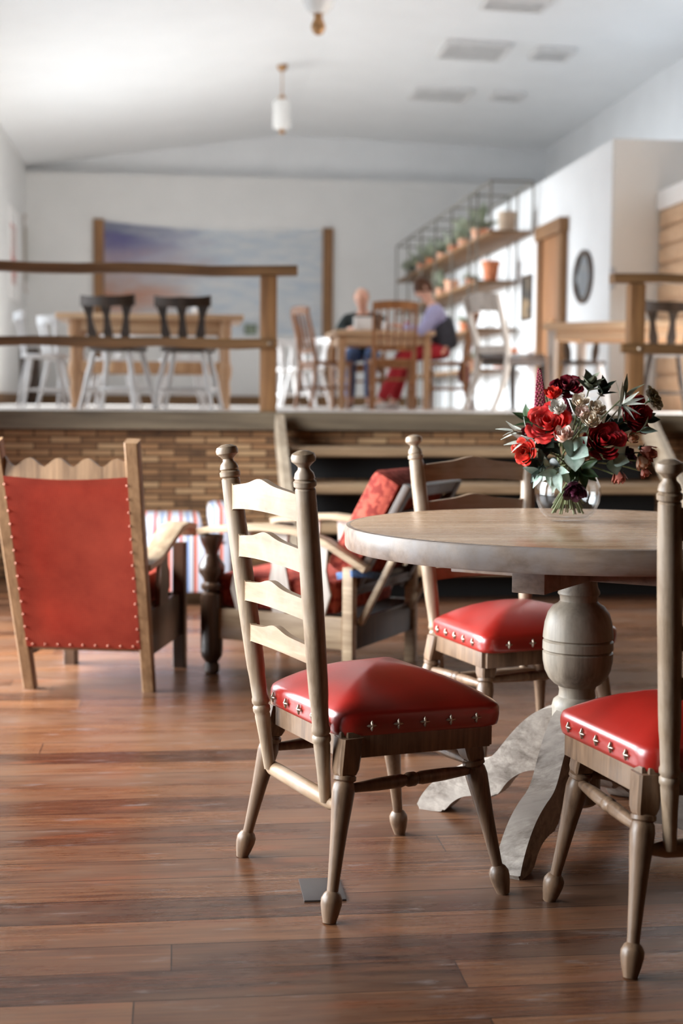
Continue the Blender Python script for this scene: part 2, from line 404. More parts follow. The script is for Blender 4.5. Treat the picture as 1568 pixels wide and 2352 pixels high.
for k, (a, b, z0, z1) in enumerate(wins + [RW_ADDED, CW_ADDED]):  # the last two, in the right wall, are unseen windows added for light
    w = MB(); x = XL - .1 if k < len(wins) else XR + .1
    for y in (a + .03, (a + b) / 2, b - .03): w.box((x, y, (z0 + z1) / 2), (.07, .06, z1 - z0))
    for z in (z0 + .03, z0 + (z1 - z0) * .62, z1 - .03): w.box((x, (a + b) / 2, z), (.06, b - a, .06))
    wo = struct('window_%d' % (k + 1), w, M['win_frame'])
    MB().box((x, (a + b) / 2, (z0 + z1) / 2), (.008, b - a - .06, z1 - z0 - .06), bev=0).build('pane', M['glass'], wo, smooth=False)
for k, (y0, y1) in enumerate([(19.6, YB - .3)]):
    slab('baseboard_left', XL, XL + .025, y0, y1, ZS, ZS + .16, M['rustic_x'])
slab('baseboard_back', XL + .03, XP, YB - .33, YB - .3, ZS, ZS + .16, M['rustic_x'])

# timber boards fixed on the back wall, painted cloth between
YW = YB - .32
cx0, cx1 = on_y(226, 500, YW).x, on_y(753, 500, YW).x
zt0, zt1 = on_y(226, 503, YW).z, on_y(753, 524, YW).z
for x, z, lab in ((cx0, zt0, 'rough upright board at the purple edge of the painted cloth'), (cx1, zt1, 'rough upright board at the pale edge of the painted cloth')):
    tag(MB().box((x, YW - .02, (z + ZS) / 2), (.17, .05, z - ZS), bev=.008).build('wall_board', M['rustic']), lab, 'board', 'boards on the stage back wall')
def cloth_paint():
    t = NT('painted_sky_cloth'); tc = t.node('ShaderNodeTexCoord'); sp = t.node('ShaderNodeSeparateXYZ', i_0=tc.outputs['Generated'])
    X, Z = sp.outputs[0], sp.outputs[2]
    v = t.coords((.55, 1, 2.4)); n = t.noise(v, 2.0, 7, .65, .6); n2 = t.noise(v, 5, 5, .6)
    zz = t.math('ADD', Z, t.math('MULTIPLY', t.math('SUBTRACT', n, .5), .5))
    a = t.ramp(zz, [(.16, srgb(228, 230, 232)), (.34, srgb(222, 164, 130)), (.5, srgb(220, 206, 204)), (.66, srgb(204, 190, 204)), (.84, srgb(138, 136, 184)), (.96, srgb(166, 170, 190))])
    pale = t.ramp(n2, [(.35, srgb(228, 236, 244)), (.6, srgb(248, 249, 250))])
    xx = t.math('ADD', X, t.math('MULTIPLY', t.math('SUBTRACT', n, .5), .7))
    c = t.mix(t.ramp(xx, [(.1, g(0)), (.5, g(1))]), a, pale)
    return t.fin(c, .8, Specular_IOR_Level=.15)
M['cloth'] = cloth_paint()
zbm = on_y(500, 772, YW).z
def cl(u, w):
    x = cx0 + .085 + (cx1 - cx0 - .17) * u
    top = zt0 - .03 + (zt1 - zt0) * u - .10 * math.sin(PI * u) * (1 - .4 * u)
    return (x, YW - .012 + .012 * math.sin(u * 30) * .3, zbm + (top - zbm) * w)
b = MB(); b.grid(cl, 40, 10); bmesh.ops.solidify(b.bm, geom=b.bm.faces[:], thickness=.006)
tag(b.build('wall_hanging', M['cloth'], smooth=False), 'painted cloth of purple and orange sky stretched on the back wall', 'mural')
p = on_y(575, 757, YW)
tag(MB().box((p.x, YW - .04, p.z), (.2, .03, .17), bev=.004).build('wall_sign', plain('olive_notice', (120, 130, 112), .7)), 'small olive green panel on the back wall behind the long table', 'panel')

# pictures on the left wall
def picture(name, lab, M0, w, h, frame_mat, art_mat, cat='picture', mat_w=.05, fr=.03, group=None):
    r = thing(name, lab, cat, group=group); r.matrix_world = M0
    f = MB()
    for (cx, cz, sx, sz) in ((0, h / 2 - fr / 2, w, fr), (0, -h / 2 + fr / 2, w, fr), (-w / 2 + fr / 2, 0, fr, h - 2 * fr), (w / 2 - fr / 2, 0, fr, h - 2 * fr)):
        f.box((cx, -.012, cz), (sx, .024, sz), bev=.004)
    f.build('frame', frame_mat, r)
    MB().box((0, -.006, 0), (w - 1.5 * fr, .008, h - 1.5 * fr), bev=0).build('mount', M['white'], r, smooth=False)
    MB().box((0, -.011, 0), (w - 2 * fr - 2 * mat_w, .004, h - 2 * fr - 2 * mat_w), bev=0).build('print', art_mat, r, smooth=False)
    return r
def wall_frame(p, n):               # local -y faces along n
    y = -V(n).normalized(); z = V((0, 0, 1)); x = y.cross(z)
    T = Matrix((x, y, z)).transposed().to_4x4(); T.translation = p; return T
def art(name, a, b, c, sc=6):
    t = NT(name); n = t.noise(t.coords((1, 1, 1)), sc, 4, .5, .5)
    return t.fin(t.ramp(n, [(.4, srgb(*a)), (.5, srgb(*b)), (.6, srgb(*c))]), .6)
pa = on_x(62, 588, XL); pb = on_x(30, 585, XL)
ha = on_x(62, 500, XL).z - on_x(62, 672, XL).z
picture('framed_picture', 'framed olive toned picture on the left wall nearest the back corner', wall_frame(pa, (1, 0, 0)), 1.1, ha, M['ash'], art('olive_print', (110, 108, 92), (140, 134, 116), (166, 156, 140)), mat_w=.14, group='pictures on the left wall')
picture('framed_picture', 'pale framed print with a red mark, on the left wall beside the tall window', wall_frame(pb, (1, 0, 0)), 1.1, ha * 1.1, M['white'], art('red_print', (206, 190, 186), (214, 200, 196), (196, 70, 60), 3), mat_w=.2, group='pictures on the left wall')

# door, pictures and mirror on the partition
dm = MB(); d0, d1 = on_x(1247, 600, XP).y, on_x(1303, 600, XP).y
zd = on_x(1276, 513, XP).z
dy0, dy1 = min(d0, d1), max(d0, d1)
for y in (dy0 + .07, dy1 - .07): dm.box((XP - .04, y, (ZS + zd) / 2), (.08, .14, zd - ZS))
dm.box((XP - .05, (dy0 + dy1) / 2, zd - .07), (.1, dy1 - dy0 + .06, .15))
door = struct('door_1', dm, M['rustic'])
MB().box((XP - .025, (dy0 + dy1) / 2, (ZS + zd) / 2 - .06), (.045, dy1 - dy0 - .26, zd - ZS - .16)).build('door_panel', wood('door_pine', (132, 84, 50), (190, 138, 92), 'z', 7, .5), door)
MB().lathe([(.0, 0), (.014, .0), (.012, .03), (.024, .04), (.026, .055), (.0, .065)], (XP - .047, dy0 + .24, ZS + .95), (XP - 1, dy0 + .24, ZS + .95), 12, True).build('door_handle', M['brass'], door)
pm = on_x(1342, 636, XP)
rad_y = abs(on_x(1322, 636, XP).y - on_x(1362, 636, XP).y) / 2; rad_z = (on_x(1342, 575, XP).z - on_x(1342, 698, XP).z) / 2
mr = thing('oval_mirror', 'oval mirror in a dark wooden frame on the white wall right of the door', 'mirror', pm)
secs = []
for k in range(48):
    a = 2 * PI * k / 48; cy, cz = rad_y * math.cos(a), rad_z * math.sin(a)
    q = 1 - .05 / rad_z; s = 1 - .05 / rad_y
    secs.append([(0, cy, cz), (-.03, cy, cz), (-.045, cy * (1 + s) / 2, cz * (1 + q) / 2), (-.03, cy * s, cz * q), (0, cy * s, cz * q)])
MB().loft(secs, closed=True).build('mirror_frame', M['dark_oak'], mr)
MB().prism([(rad_y * .93 * math.cos(2 * PI * k / 48), rad_z * .93 * math.sin(2 * PI * k / 48)) for k in range(48)], .008, .014, Matrix(((0, 0, -1, 0), (1, 0, 0, 0), (0, 1, 0, 0), (0, 0, 0, 1)))).build('mirror_glass', M['mirror'], mr)
pp = on_x(1211, 684, XP); wy = abs(on_x(1200, 684, XP).y - on_x(1223, 684, XP).y)
hz = on_x(1211, 632, XP).z - on_x(1211, 736, XP).z
picture('framed_portrait', 'dark framed portrait between the plant shelves and the wooden door', wall_frame(pp, (-1, 0, 0)), wy, hz, M['dark_oak'], art('dark_portrait', (40, 40, 42), (74, 66, 54), (150, 124, 92), 4), mat_w=.0)
ps = on_x(1409, 640, XP)
tag(MB().box((XP - .012, ps.y, ps.z), (.024, .12, .2)).build('light_switch', plain('grey_switch', (150, 146, 146), .4)), 'small grey switch plate near the wall corner above the dining rail', 'switch')

# slatted timber cupboard against the partition end wall
xs = on_y(1515, 560, YP - .05).x
zc = on_y(1515, 484, YP - .05).z
cab = thing('slatted_cupboard', 'tall cupboard clad in wooden slats with a white top, behind the right railing', 'cupboard', (xs, YP - .04, ZS))
H = zc - ZS
MB().box((.6, -.45, H / 2), (1.16, .84, H), bev=.005).build('body', M['honey_x'], cab)
nsl = 11
for k in range(nsl):
    z = (k + .5) * H / nsl
    q = MB()
    q.box((.006, -.45, z), (.028, .9, H / nsl - .022)); q.box((.6, -.884, z), (1.2, .028, H / nsl - .022))
    q.build('slat', M['honey_x'], cab)
MB().box((.6, -.45, H + .09), (1.26, .96, .18), bev=.01).build('top', M['white'], cab)

# ceiling panels
def ceil_hit(px, py):
    d = ray(px, py); lo, hi = 1.0, 60.0
    for _ in range(60):
        mid = (lo + hi) / 2; q = EYE + d * mid
        if q.z > ceil_z(q.x): hi = mid
        else: lo = mid
    return EYE + d * lo
vl = ['wide ceiling vent in the middle of the white ceiling', 'small ceiling vent at the edge of the right slope', 'ceiling vent deepest in the room, the wider of the far pair', 'narrow faint ceiling vent farthest in the room', 'ceiling vent cut by the top of the view']
for (px, py, w, dpt), lab in zip(((1088, 110, 150, 36), (1268, 118, 86, 24), (1012, 211, 130, 26), (1165, 216, 70, 14), (1183, 1, 150, 26)), vl):
    q = ceil_hit(px, py); q1 = ceil_hit(px - w / 2, py); q2 = ceil_hit(px + w / 2, py)
    ya, yb_ = ceil_hit(px, py - dpt / 2).y, ceil_hit(px, py + dpt / 2).y
    r = thing('ceiling_vent', lab, 'vent', (q.x, q.y, ceil_z(q.x)), group='vents in the ceiling')
    sl = math.atan2(ceil_z(q.x + .1) - ceil_z(q.x - .1), .2)
    T = Matrix.Rotation(-sl, 3, 'Y')
    W, D = q2.x - q1.x, abs(yb_ - ya)
    f = MB()
    for (cx, cy, sx, sy) in ((0, D / 2, W, .05), (0, -D / 2, W, .05), (-W / 2, 0, .05, D), (W / 2, 0, .05, D)): f.box(T @ V((cx, cy, -.03)), (sx, sy, .07), T)
    f.build('frame', M['vent'], r)
    f = MB().box(T @ V((0, 0, -.01)), (W, D, .012), T, bev=0)
    for k in range(7): f.box(T @ V((0, -D / 2 + (k + .5) * D / 7, -.03)), (W, D / 20, .03), T, bev=0)
    f.build('grille', plain('vent_grey', (212, 211, 210), .7), r)

# pendant lamps hanging from the slope
def pendant(lab, px, y_top, y_sh0, y_sh1, y_tip, w, bowl):
    top = ceil_hit(px, y_top); Y = top.y
    z0, z1, zt = (on_y(px, y, Y).z for y in (y_sh0, y_sh1, y_tip))
    rr = (on_y(px + w / 2, y_sh1, Y) - on_y(px - w / 2, y_sh1, Y)).length / 2
    o = thing('pendant_lamp', lab, 'lamp', (top.x, Y, top.z), group='pendant lamps')
    zz = lambda z: z - top.z
    MB().lathe([(0, .02), (.07, .02), (.07, -.02), (.045, -.06), (.012, -.08), (0, -.08)], n=20, unit=True).build('ceiling_rose', M['brass'], o)
    MB().tube([(0, 0, -.07), (0, 0, zz(z0) + .03)], .008).build('rod', M['brass'], o)
    MB().lathe([(0, zz(z0) + .06), (.03, zz(z0) + .06), (.05, zz(z0) + .02), (.05, zz(z0) - .005), (0, zz(z0) - .005)], n=16, unit=True).build('lamp_holder', M['brass'], o)
    h = z0 - z1
    if bowl: pr = [(0, 0), (rr * .7, 0), (rr * .98, -.12 * h), (rr, -.35 * h), (rr * .93, -.6 * h), (rr * .72, -.85 * h), (rr * .4, -h), (0, -h)]
    else: pr = [(0, 0), (rr * .8, -.0), (rr * .97, -.07 * h), (rr, -.15 * h), (rr, -.9 * h), (rr * .93, -.97 * h), (rr * .7, -h), (0, -h)]
    MB().lathe([(a, zz(z0) + b) for a, b in pr], n=32, unit=True).build('lamp_shade', M['opal'], o)
    k = (z1 - zt)
    MB().lathe([(0, zz(z1)), (rr * .25, zz(z1)), (rr * .22, zz(z1) - .2 * k), (rr * .36, zz(z1) - .45 * k), (rr * .4, zz(z1) - .65 * k), (rr * .25, zz(z1) - .9 * k), (0, zz(zt))], n=16, unit=True).build('finial', M['brass'], o)
    return o
pendant('pendant lamp with a slim white cylinder shade on a long rod', 648, 150, 230, 297, 308, 42, False)
o = pendant('pendant lamp with a broad white bowl shade and a brass ball beneath', 733, -330, -60, 32, 82, 84, True)

# small dark hatch in the floor boards
q0, q1, q2 = on_z(680, 2022), on_z(742, 2019), on_z(686, 2073)
tag(MB().box(((q1.x + q0.x) / 2 + .02, (q0.y + q2.y) / 2, .002), (q1.x - q0.x + .03, abs(q0.y - q2.y), .004), bev=.001).build('floor_plate', M['plate']), 'small dark plate set into the floor boards near a chair foot', 'plate')

# ------------------------------------------------------------------ railings and stairs
def rail_run(name, lab, xp, x_other, ends, bolt):
    r = thing(name, lab, 'railing', (xp, YS + .05, ZS), group='rustic stage railings')
    zt = on_y(600 if xp < 2 else 1460, 632 if xp < 2 else 650, YS).z - ZS
    xs_ = [0] + [x_other - xp]
    for dx in xs_:
        MB().box((dx, 0, zt / 2 - .002), (.098, .1, zt), bev=.008).build('post', M['rustic'], r)
    lo, hi = sorted((ends, x_other - xp + (.1 if x_other > xp else -.1)))
    n = 12
    pts = [(lo + (hi - lo) * k / n, -.01, zt + .028 + .006 * math.sin(k * 1.7)) for k in range(n + 1)]
    MB().board(pts, [.11 + .008 * math.sin(k * 2.3) for k in range(n + 1)], .058, (0, 1, 0)).build('top_rail', M['rustic_x'], r)
    zm = zt * .5
    lo2 = min(x_other - xp, .05 if xp < 2 else -.11); hi2 = max(x_other - xp, .05 if xp < 2 else -.11)
    pts = [(lo2 + (hi2 - lo2) * k / n, -.07, zm + .005 * math.sin(k * 2.1 + 1)) for k in range(n + 1)]
    m_ = MB().board(pts, .045, [.058 + .006 * math.sin(k * 1.9) for k in range(n + 1)], (0, 1, 0)).build('middle_rail', M['rustic_x'], r)
    MB().lathe([(0, 0), (.012, 0), (.012, .006), (.006, .012), (0, .012)], (0, -.093, zm), (0, -1, zm), 10, True).build('bolt', M['steel'], m_)
    return r
xa, xb_ = on_y(617, 800, YS).x, on_y(1463, 800, YS).x
rail_run('stage_railing', 'rough timber railing in front of the long table and pub chairs', xa, XL + .1, .17, True)
rail_run('stage_railing', 'rough timber railing beside the bouquet, right of the stairs', xb_, XR - .2, -.16, True)

st = thing('staircase', 'wide open wooden stairs up to the stage', 'stairs', ((xa + xb_) / 2, YS - .06, 0))
sx0, sx1 = on_y(630, 985, YS - .06).x - st.location.x, on_y(1490, 985, YS - .06).x - st.location.x
for k in range(4):
    z = ZS - .2 * (k + 1); y = -.27 - .30 * k
    q = MB(); yb2 = y + .32
    q.loft([[(x, y + .03, z - .06), (x, y + .006, z - .05), (x, y, z - .03), (x, y + .006, z - .008), (x, y + .03, z), (x, yb2, z), (x, yb2, z - .06)] for x in (sx0 + .075, sx1 - .02)])
    q.build('tread', M['step'], st)
    MB().box(((sx0 + sx1) / 2, yb2 - .04, z - .13), (sx1 - sx0 - .1, .02, .138)).build('gap_shade', M['dark'], st)  # black board added to stand for the shade in the open gap
for x in (sx0 + .03, sx1 + .0):
    MB().board([(x, .0, ZS - .08), (x, -1.25, .09)], .055, .17, (1, 0, 0)).build('stringer', M['stringer'], st)

# ------------------------------------------------------------------ light
def area(name, loc, rot, sx, sy, w, col=(1, 1, 1)):
    d = bpy.data.lights.new(name, 'AREA'); d.shape = 'RECTANGLE'; d.size = sx; d.size_y = sy; d.energy = w; d.color = col
    o = bpy.data.objects.new(name, d); COL.objects.link(o); o.location = loc; o.rotation_euler = rot; return o
POW = [75, 300, 18, 30, 370]; TILT = [12, 24, 50, 45, 30]
for k, ((a, b, z0, z1), w) in enumerate(zip(wins, POW)):
    area('daylight_and_fill', (XL + .02 + (.4 if k > 1 else .2), (a + b) / 2, (z0 + z1) / 2 - (.1 if k > 1 else 0)), (0, -PI / 2 + R(TILT[k]), 0), (z1 - z0) * .8, b - a, w, (.90, .96, 1.0)).data.spread = R(110 if k < 2 else 100)
area('daylight_and_fill', (XR - .4, (RW_ADDED[0] + RW_ADDED[1]) / 2, (RW_ADDED[2] + RW_ADDED[3]) / 2), (0, PI / 2 - R(60), 0), 1.9, RW_ADDED[1] - RW_ADDED[0], 560, (.90, .96, 1.0)).data.spread = R(100)  # fill lamp added at the invented right-hand window
wd = bpy.data.worlds.new('sky'); scene.world = wd; wd.use_nodes = True
bg = wd.node_tree.nodes['Background']; bg.inputs[0].default_value = (.8, .9, 1, 1); bg.inputs[1].default_value = 2.2
scene.view_settings.view_transform = 'Standard'; scene.view_settings.look = 'None'
scene.view_settings.gamma = 1; scene.view_settings.use_curve_mapping = False
scene.view_settings.exposure = 0.2
scene.cycles.use_denoising = True
scene.cycles.max_bounces = 10; scene.cycles.transparent_max_bounces = 24; scene.cycles.diffuse_bounces = 7; scene.cycles.caustics_reflective = False; scene.cycles.caustics_refractive = False
scene.cycles.sample_clamp_indirect = 6
# ------------------------------------------------------------------ ladder-back chairs
def rounded(hwf, hwb, y0, y1, rad, n=6):
    """outline of a trapezoid with round corners, anticlockwise from the back left"""
    cs = [(-hwb, y0), (hwb, y0), (hwf, y1), (-hwf, y1)]; out = []
    for i, c in enumerate(cs):
        p, q = V(cs[i - 1]), V(cs[(i + 1) % 4]); c = V(c)
        a = c + (p - c).normalized() * rad; b_ = c + (q - c).normalized() * rad
        for k in range(n + 1):
            t = k / n; out.append(a * (1 - t) ** 2 + c * 2 * t * (1 - t) + b_ * t * t)
        m_ = 6
        for k in range(1, m_): out.append(b_.lerp(q + (c - q).normalized() * rad, k / m_))
    return out
def stud(mb, p, nrm, s=.0115):
    """clover shaped nail head: three lobes, a foot and a raised centre"""
    nrm = V(nrm).normalized(); up = V((0, 0, 1)); sx = up.cross(nrm).normalized()
    Mx = Matrix((sx, up, nrm)).transposed()
    ring = []
    for k in range(16):
        a = 2 * PI * k / 16; r = s * (.66 + .34 * math.cos(4 * a)) if True else s
        ring.append((r * math.sin(a), r * math.cos(a)))
    secs = [[V(p) + Mx @ V((x * q, y * q, h)) for x, y in ring] for q, h in ((1, -.001), (1, .002), (.55, .0045), (.12, .006))]
    mb.loft(secs)
CH = dict(fx=.236, fy=.21)
def ladder_chair(label):
    t = thing('ladderback_chair', label, 'chair', group='ladderback chairs round the table')
    fx, fy = CH['fx'], CH['fy']; tx, ty, tz = .180, .140, .368
    prof = [(0, 0), (.0135, 0), (.0145, .012), (.0185, .05), (.0222, .10), (.0222, .128), (.017, .156), (.0120, .168), (.0122, .2), (.0145, .33), (.0178, .48), (.0222, .62), (.0245, .70), (.0225, .742), (.0195, .755), (.0245, .765), (.0245, .785), (.020, .795), (.020, .80), (0, .80)]
    for sx in (-1, 1):
        for sy in (-1, 1):
            p0, p1 = V((sx * fx, sy * fy, 0)), V((sx * tx, sy * ty, tz))
            lg = MB().lathe(prof, p0, p1, 20)
            a, c = p0.lerp(p1, .795), p1
            lg.loft([[q + V((x * w, y * w, 0)) for x, y in ((-1, -.8), (-.8, -1), (.8, -1), (1, -.8), (1, .8), (.8, 1), (-.8, 1), (-1, .8))] for q, w in ((a, .019), (a.lerp(c, .15), .0225), (a.lerp(c, .6), .024), (c, .025))])
            lg.build('leg', M['oak_leg'], t)
    P = lambda sx, sy, z: V((sx * (fx + (tx - fx) * z / tz), sy * (fy + (ty - fy) * z / tz), z))
    sp = [(0, 0), (.0085, 0), (.0095, .05), (.0135, .25), (.0145, .42), (.0120, .455), (.0155, .475), (.0155, .525), (.0120, .545), (.0145, .58), (.0135, .75), (.0095, .95), (.0085, 1), (0, 1)]
    MB().lathe(sp, P(-1, 1, .285), P(1, 1, .285), 16).build('stretcher', M['oak_leg'], t)
    MB().lathe(sp, P(-1, -1, .262), P(-1, 1, .27), 16).build('stretcher', M['oak_leg'], t)
    MB().lathe(sp, P(1, -1, .262), P(1, 1, .27), 16).build('stretcher', M['oak_leg'], t)
    MB().lathe([(0, 0), (.009, 0), (.010, .05), (.0165, .12), (.0175, .3), (.0175, .7), (.0165, .88), (.010, .95), (.009, 1), (0, 1)], P(-1, -1, .225), P(1, -1, .225), 16).build('back_stretcher', M['oak_x'], t)
    ap = MB()
    c4 = [(-.185, -.150), (.185, -.150), (.210, .180), (-.210, .180)]
    for i in range(4):
        a, b_ = c4[i], c4[(i + 1) % 4]
        ap.bar((a[0], a[1], .352), (b_[0], b_[1], .352), .022, .056)
    ap.build('seat_frame', M['oak_leg'], t)
    ol = rounded(.232, .196, -.168, .212, .048)
    cx, cy = 0, .022
    secs = []
    for q, z in ((.965, .368), (.99, .371), (1.0, .380), (1.007, .394), (1.004, .406), (.990, .4145), (.960, .420), (.88, .431), (.74, .447), (.56, .463), (.38, .475), (.2, .4825), (.05, .485)):
        secs.append([V((cx + (p.x - cx) * q, cy + (p.y - cy) * q, z)) for p in ol])
    seat = MB().loft(secs).build('seat', M['leather'], t, angle=60)
    def along(a, b_, cnt):
        for k in range(cnt):
            p = V(a).lerp(V(b_), (k + .5) / cnt); d = (V(b_) - V(a)).normalized(); nr = V((d.y, -d.x, 0))
            nb = MB(); stud(nb, (p.x + nr.x * .0028, p.y + nr.y * .0028, .392), (nr.x, nr.y, .1)); nb.build('nail', M['steel'], seat, angle=50)
    along((-.176, -.170), (.176, -.170), 5); along((.2005, -.13), (.2275, .17), 5); along((.195, .2145), (-.195, .2145), 5); along((-.2275, .17), (-.2005, -.13), 5)
    pp = [(0, 0), (.0125, 0), (.0150, .10), (.0178, .165), (.0170, .172), (.0200, .180), (.0200, .192), (.0165, .198), (.0200, .206), (.0200, .216), (.0178, .224), (.0190, .29), (.0205, .315), (.0212, .36), (.0228, .6), (.0226, .8), (.0210, .893), (.0185, .897), (.0232, .903), (.0235, .915), (.0190, .920), (.0215, .925), (.0190, .938), (.0125, .948), (.0120, .955), (.0165, .962), (.0245, .971), (.0255, .981), (.0225, .991), (.0120, .998), (0, 1)]
    pb, ptop = lambda s: V((s * .148, -.178, .228)), lambda s: V((s * .208, -.262, .965))
    for s in (-1, 1):
        MB().lathe(pp, pb(s), ptop(s), 24).build('back_post', M['oak'], t)
    for z, h in ((.545, .046), (.640, .052), (.742, .058), (.852, .066)):
        c0, c1 = pb(-1).lerp(ptop(-1), (z - .228) / .737), pb(1).lerp(ptop(1), (z - .228) / .737)
        secs = []; N = 28
        for k in range(N + 1):
            u = 2 * k / N - 1; p = c0.lerp(c1, k / N); bow = -.012 * (1 - u * u)
            au = abs(u)
            top = h * (.30 + .20 * (1 - min(1, au / .95) ** 2) ) + .012 * math.exp(-(u / .26) ** 2) + (.008 if au > .9 else 0)
            bot = -h * (.52 - .17 * (1 - au ** 2))  + (0 if au < .9 else -.004)
            th = .0075
            secs.append([V((p.x, p.y + bow - th, z + bot)), V((p.x, p.y + bow + th, z + bot)), V((p.x, p.y + bow + th, z + top)), V((p.x, p.y + bow - th, z + top))])
        MB().loft(secs).build('back_rail', M['oak_x'], t)
    return t
def yaw_of(d): return math.atan2(d.y, d.x) - PI / 2

a1, a2, a3, a4 = on_z(745, 2125), on_z(570, 1970), on_z(1140, 2050), on_z(925, 1910)
ca = ladder_chair('ladderback chair with red leather seat standing free at the left of the round table')
fw = (a3 + a4 - a1 - a2).normalized()
ca.location = (a1 + a2 + a3 + a4) / 4; ca.rotation_euler = (0, 0, yaw_of(fw) - R(3))
c1, c2 = on_z(1470, 2241), on_z(1240, 2066)
yc_ = yaw_of(c2 - c1) - R(5.3); fw = V((-math.sin(yc_), math.cos(yc_), 0)); rt = V((fw.y, -fw.x, 0))
cc = dup(ca, 'ladderback chair cut off at the right edge, its tall back post before the table', c1 + fw * .205 + rt * (CH['fx'] - .022), yc_)
b1, b2 = on_z(1114, 1500, .372), on_z(997, 1455, .372)
fw = (b1 - b2); fw.z = 0; L_ = fw.length; fw.normalize()
yb_ = yaw_of(fw) + math.atan2(.036, .38)
fw = V((-math.sin(yb_), math.cos(yb_), 0)); rt = V((fw.y, -fw.x, 0))
cb = dup(ca, 'ladderback chair with red seat on the far side of the round table, facing us', V((b1.x, b1.y, 0)) - fw * .205 - rt * .225, yb_)

# ------------------------------------------------------------------ round pedestal table
TZ = .763
tc = on_z(1327, 1480, .46); tc = EYE + (tc - EYE) * ((3.48) / (tc - EYE).dot(V((math.sin(YAW), math.cos(YAW), 0))))
tb = thing('pedestal_table', 'round oak pedestal table with scrolled feet, carrying the flowers', 'table', (tc.x, tc.y, 0))
TR = .578
MB().lathe([(0, TZ - .05), (TR - .012, TZ - .05), (TR - .012, TZ), (TR - .016, TZ + .001), (0, TZ + .001)], n=128, unit=True).build('tabletop', M['table_top'], tb)
MB().loft([[(r * math.cos(a), r * math.sin(a), z) for r, z in ((TR - .012, TZ - .056), (TR - .003, TZ - .055), (TR, TZ - .050), (TR + .001, TZ - .008), (TR - .003, TZ - .001), (TR - .012, TZ + .0005))] for a in [2 * PI * k / 128 for k in range(128)]], closed=True).build('edge_band', M['table_edge'], tb)
RF = 150.2 - 6.7
for a in (RF, RF + 90):
    c, s = math.cos(R(a)), math.sin(R(a))
    MB().bar((-c * .33, -s * .33, TZ - .094), (c * .33, s * .33, TZ - .094), .08, .074).build('bearer', M['table_edge'], tb)
zz = [(0, .705), (.060, .705), (.062, .69), (.060, .672), (.055, .655), (.047, .640), (.044, .625), (.046, .612), (.051, .602), (.052, .596), (.047, .590), (.046, .578), (.052, .571), (.064, .564), (.0755, .548), (.0825, .524), (.0858, .498), (.0864, .486), (.0812, .482), (.0864, .478), (.0868, .458), (.0814, .454), (.0866, .450), (.0856, .428), (.081, .406), (.071, .386), (.058, .373), (.047, .366), (.044, .355), (.046, .34), (.058, .33), (.062, .315), (.062, .08), (.05, .07), (0, .07)]
MB().lathe(zz, n=48, unit=True).build('pedestal', M['grey_oak'], tb)
sc_up = [(.05, .312), (.09, .300), (.13, .268), (.17, .222), (.205, .172), (.235, .150), (.28, .138), (.33, .116), (.375, .082), (.41, .040), (.424, .010)]
sc_lo = [(.418, .0), (.352, .0), (.338, .012), (.322, .032), (.295, .050), (.262, .058), (.235, .060), (.205, .060), (.188, .078), (.172, .104), (.145, .128), (.11, .146), (.05, .150)]
def smooth_poly(pts, n=3):
    for _ in range(2):
        out = [pts[0]]
        for a, b_ in zip(pts, pts[1:]):
            a, b_ = V(a), V(b_); out += [tuple(a.lerp(b_, .25)), tuple(a.lerp(b_, .75))]
        pts = out + [pts[-1]]
    return pts
poly = smooth_poly(sc_up) + smooth_poly(sc_lo)
for k in range(4):
    a = R(RF + 90 * k)
    Mf = Matrix(((math.cos(a), 0, math.sin(a), 0), (math.sin(a), 0, -math.cos(a), 0), (0, 1, 0, 0), (0, 0, 0, 1)))
    MB().prism(poly, -.032, .032, Mf, .004).build('foot', M['scroll'], tb)

# ------------------------------------------------------------------ vase and flowers
vz = TZ + .002
vp = on_z(1303, 1197, vz)
M['vase'] = glass_mat('clear_vase_glass', .2, (.995, .997, .997, 1), .55)
va = thing('glass_vase', 'round clear glass vase of stems on the round table', 'vase', vp)
outp = [(0, 0), (.040, 0), (.050, .004), (.068, .022), (.080, .050), (.083, .070), (.080, .092), (.070, .114), (.058, .130), (.052, .138), (.056, .146)]
inp = [(.053, .145), (.0495, .138), (.055, .129), (.067, .112), (.077, .091), (.080, .070), (.077, .051), (.065, .025), (.046, .010), (0, .009)]
MB().lathe(outp + inp, n=48, unit=True).build('bowl', M['vase'], va)
MB().lathe([(0, .0095), (.045, .0105), (.0645, .026), (.0765, .052), (.0785, .066), (0, .066)], n=48, unit=True).build('water', glass_mat('water', .03, (.995, .997, .997, 1), .3), va)

def petal_mat(name, a, b, rough=.55, tr=.15):
    t = NT(name); n = t.noise(t.coords((1, 1, 1)), 38, 4)
    return t.fin(t.ramp(n, [(.35, srgb(*a)), (.65, srgb(*b))]), rough, Subsurface_Weight=tr, Subsurface_Radius=(.01, .004, .003), Subsurface_Scale=.2, Specular_IOR_Level=.3)
PM = dict(coral=petal_mat('coral_petals', (214, 40, 44), (240, 84, 74)), red=petal_mat('red_petals', (140, 14, 24), (196, 40, 46)), deep=petal_mat('dark_red_petals', (92, 12, 26), (140, 24, 40)),
          scarlet=petal_mat('scarlet_petals', (206, 34, 30), (238, 70, 52)), cream=petal_mat('cream_petals', (244, 228, 206), (252, 242, 228)), blush=petal_mat('blush_petals', (240, 212, 200), (250, 232, 222)),
          peach=petal_mat('peach_petals', (228, 176, 148), (244, 206, 180)), rust=petal_mat('rust_petals', (182, 96, 82), (218, 140, 120)), plum=petal_mat('plum_petals', (54, 16, 36), (92, 30, 54)), burg=petal_mat('burgundy_spike', (116, 34, 56), (166, 66, 88)),
          white=petal_mat('white_petals', (230, 224, 216), (246, 242, 236)), beige=petal_mat('dried_petals', (168, 158, 120), (206, 194, 160)))
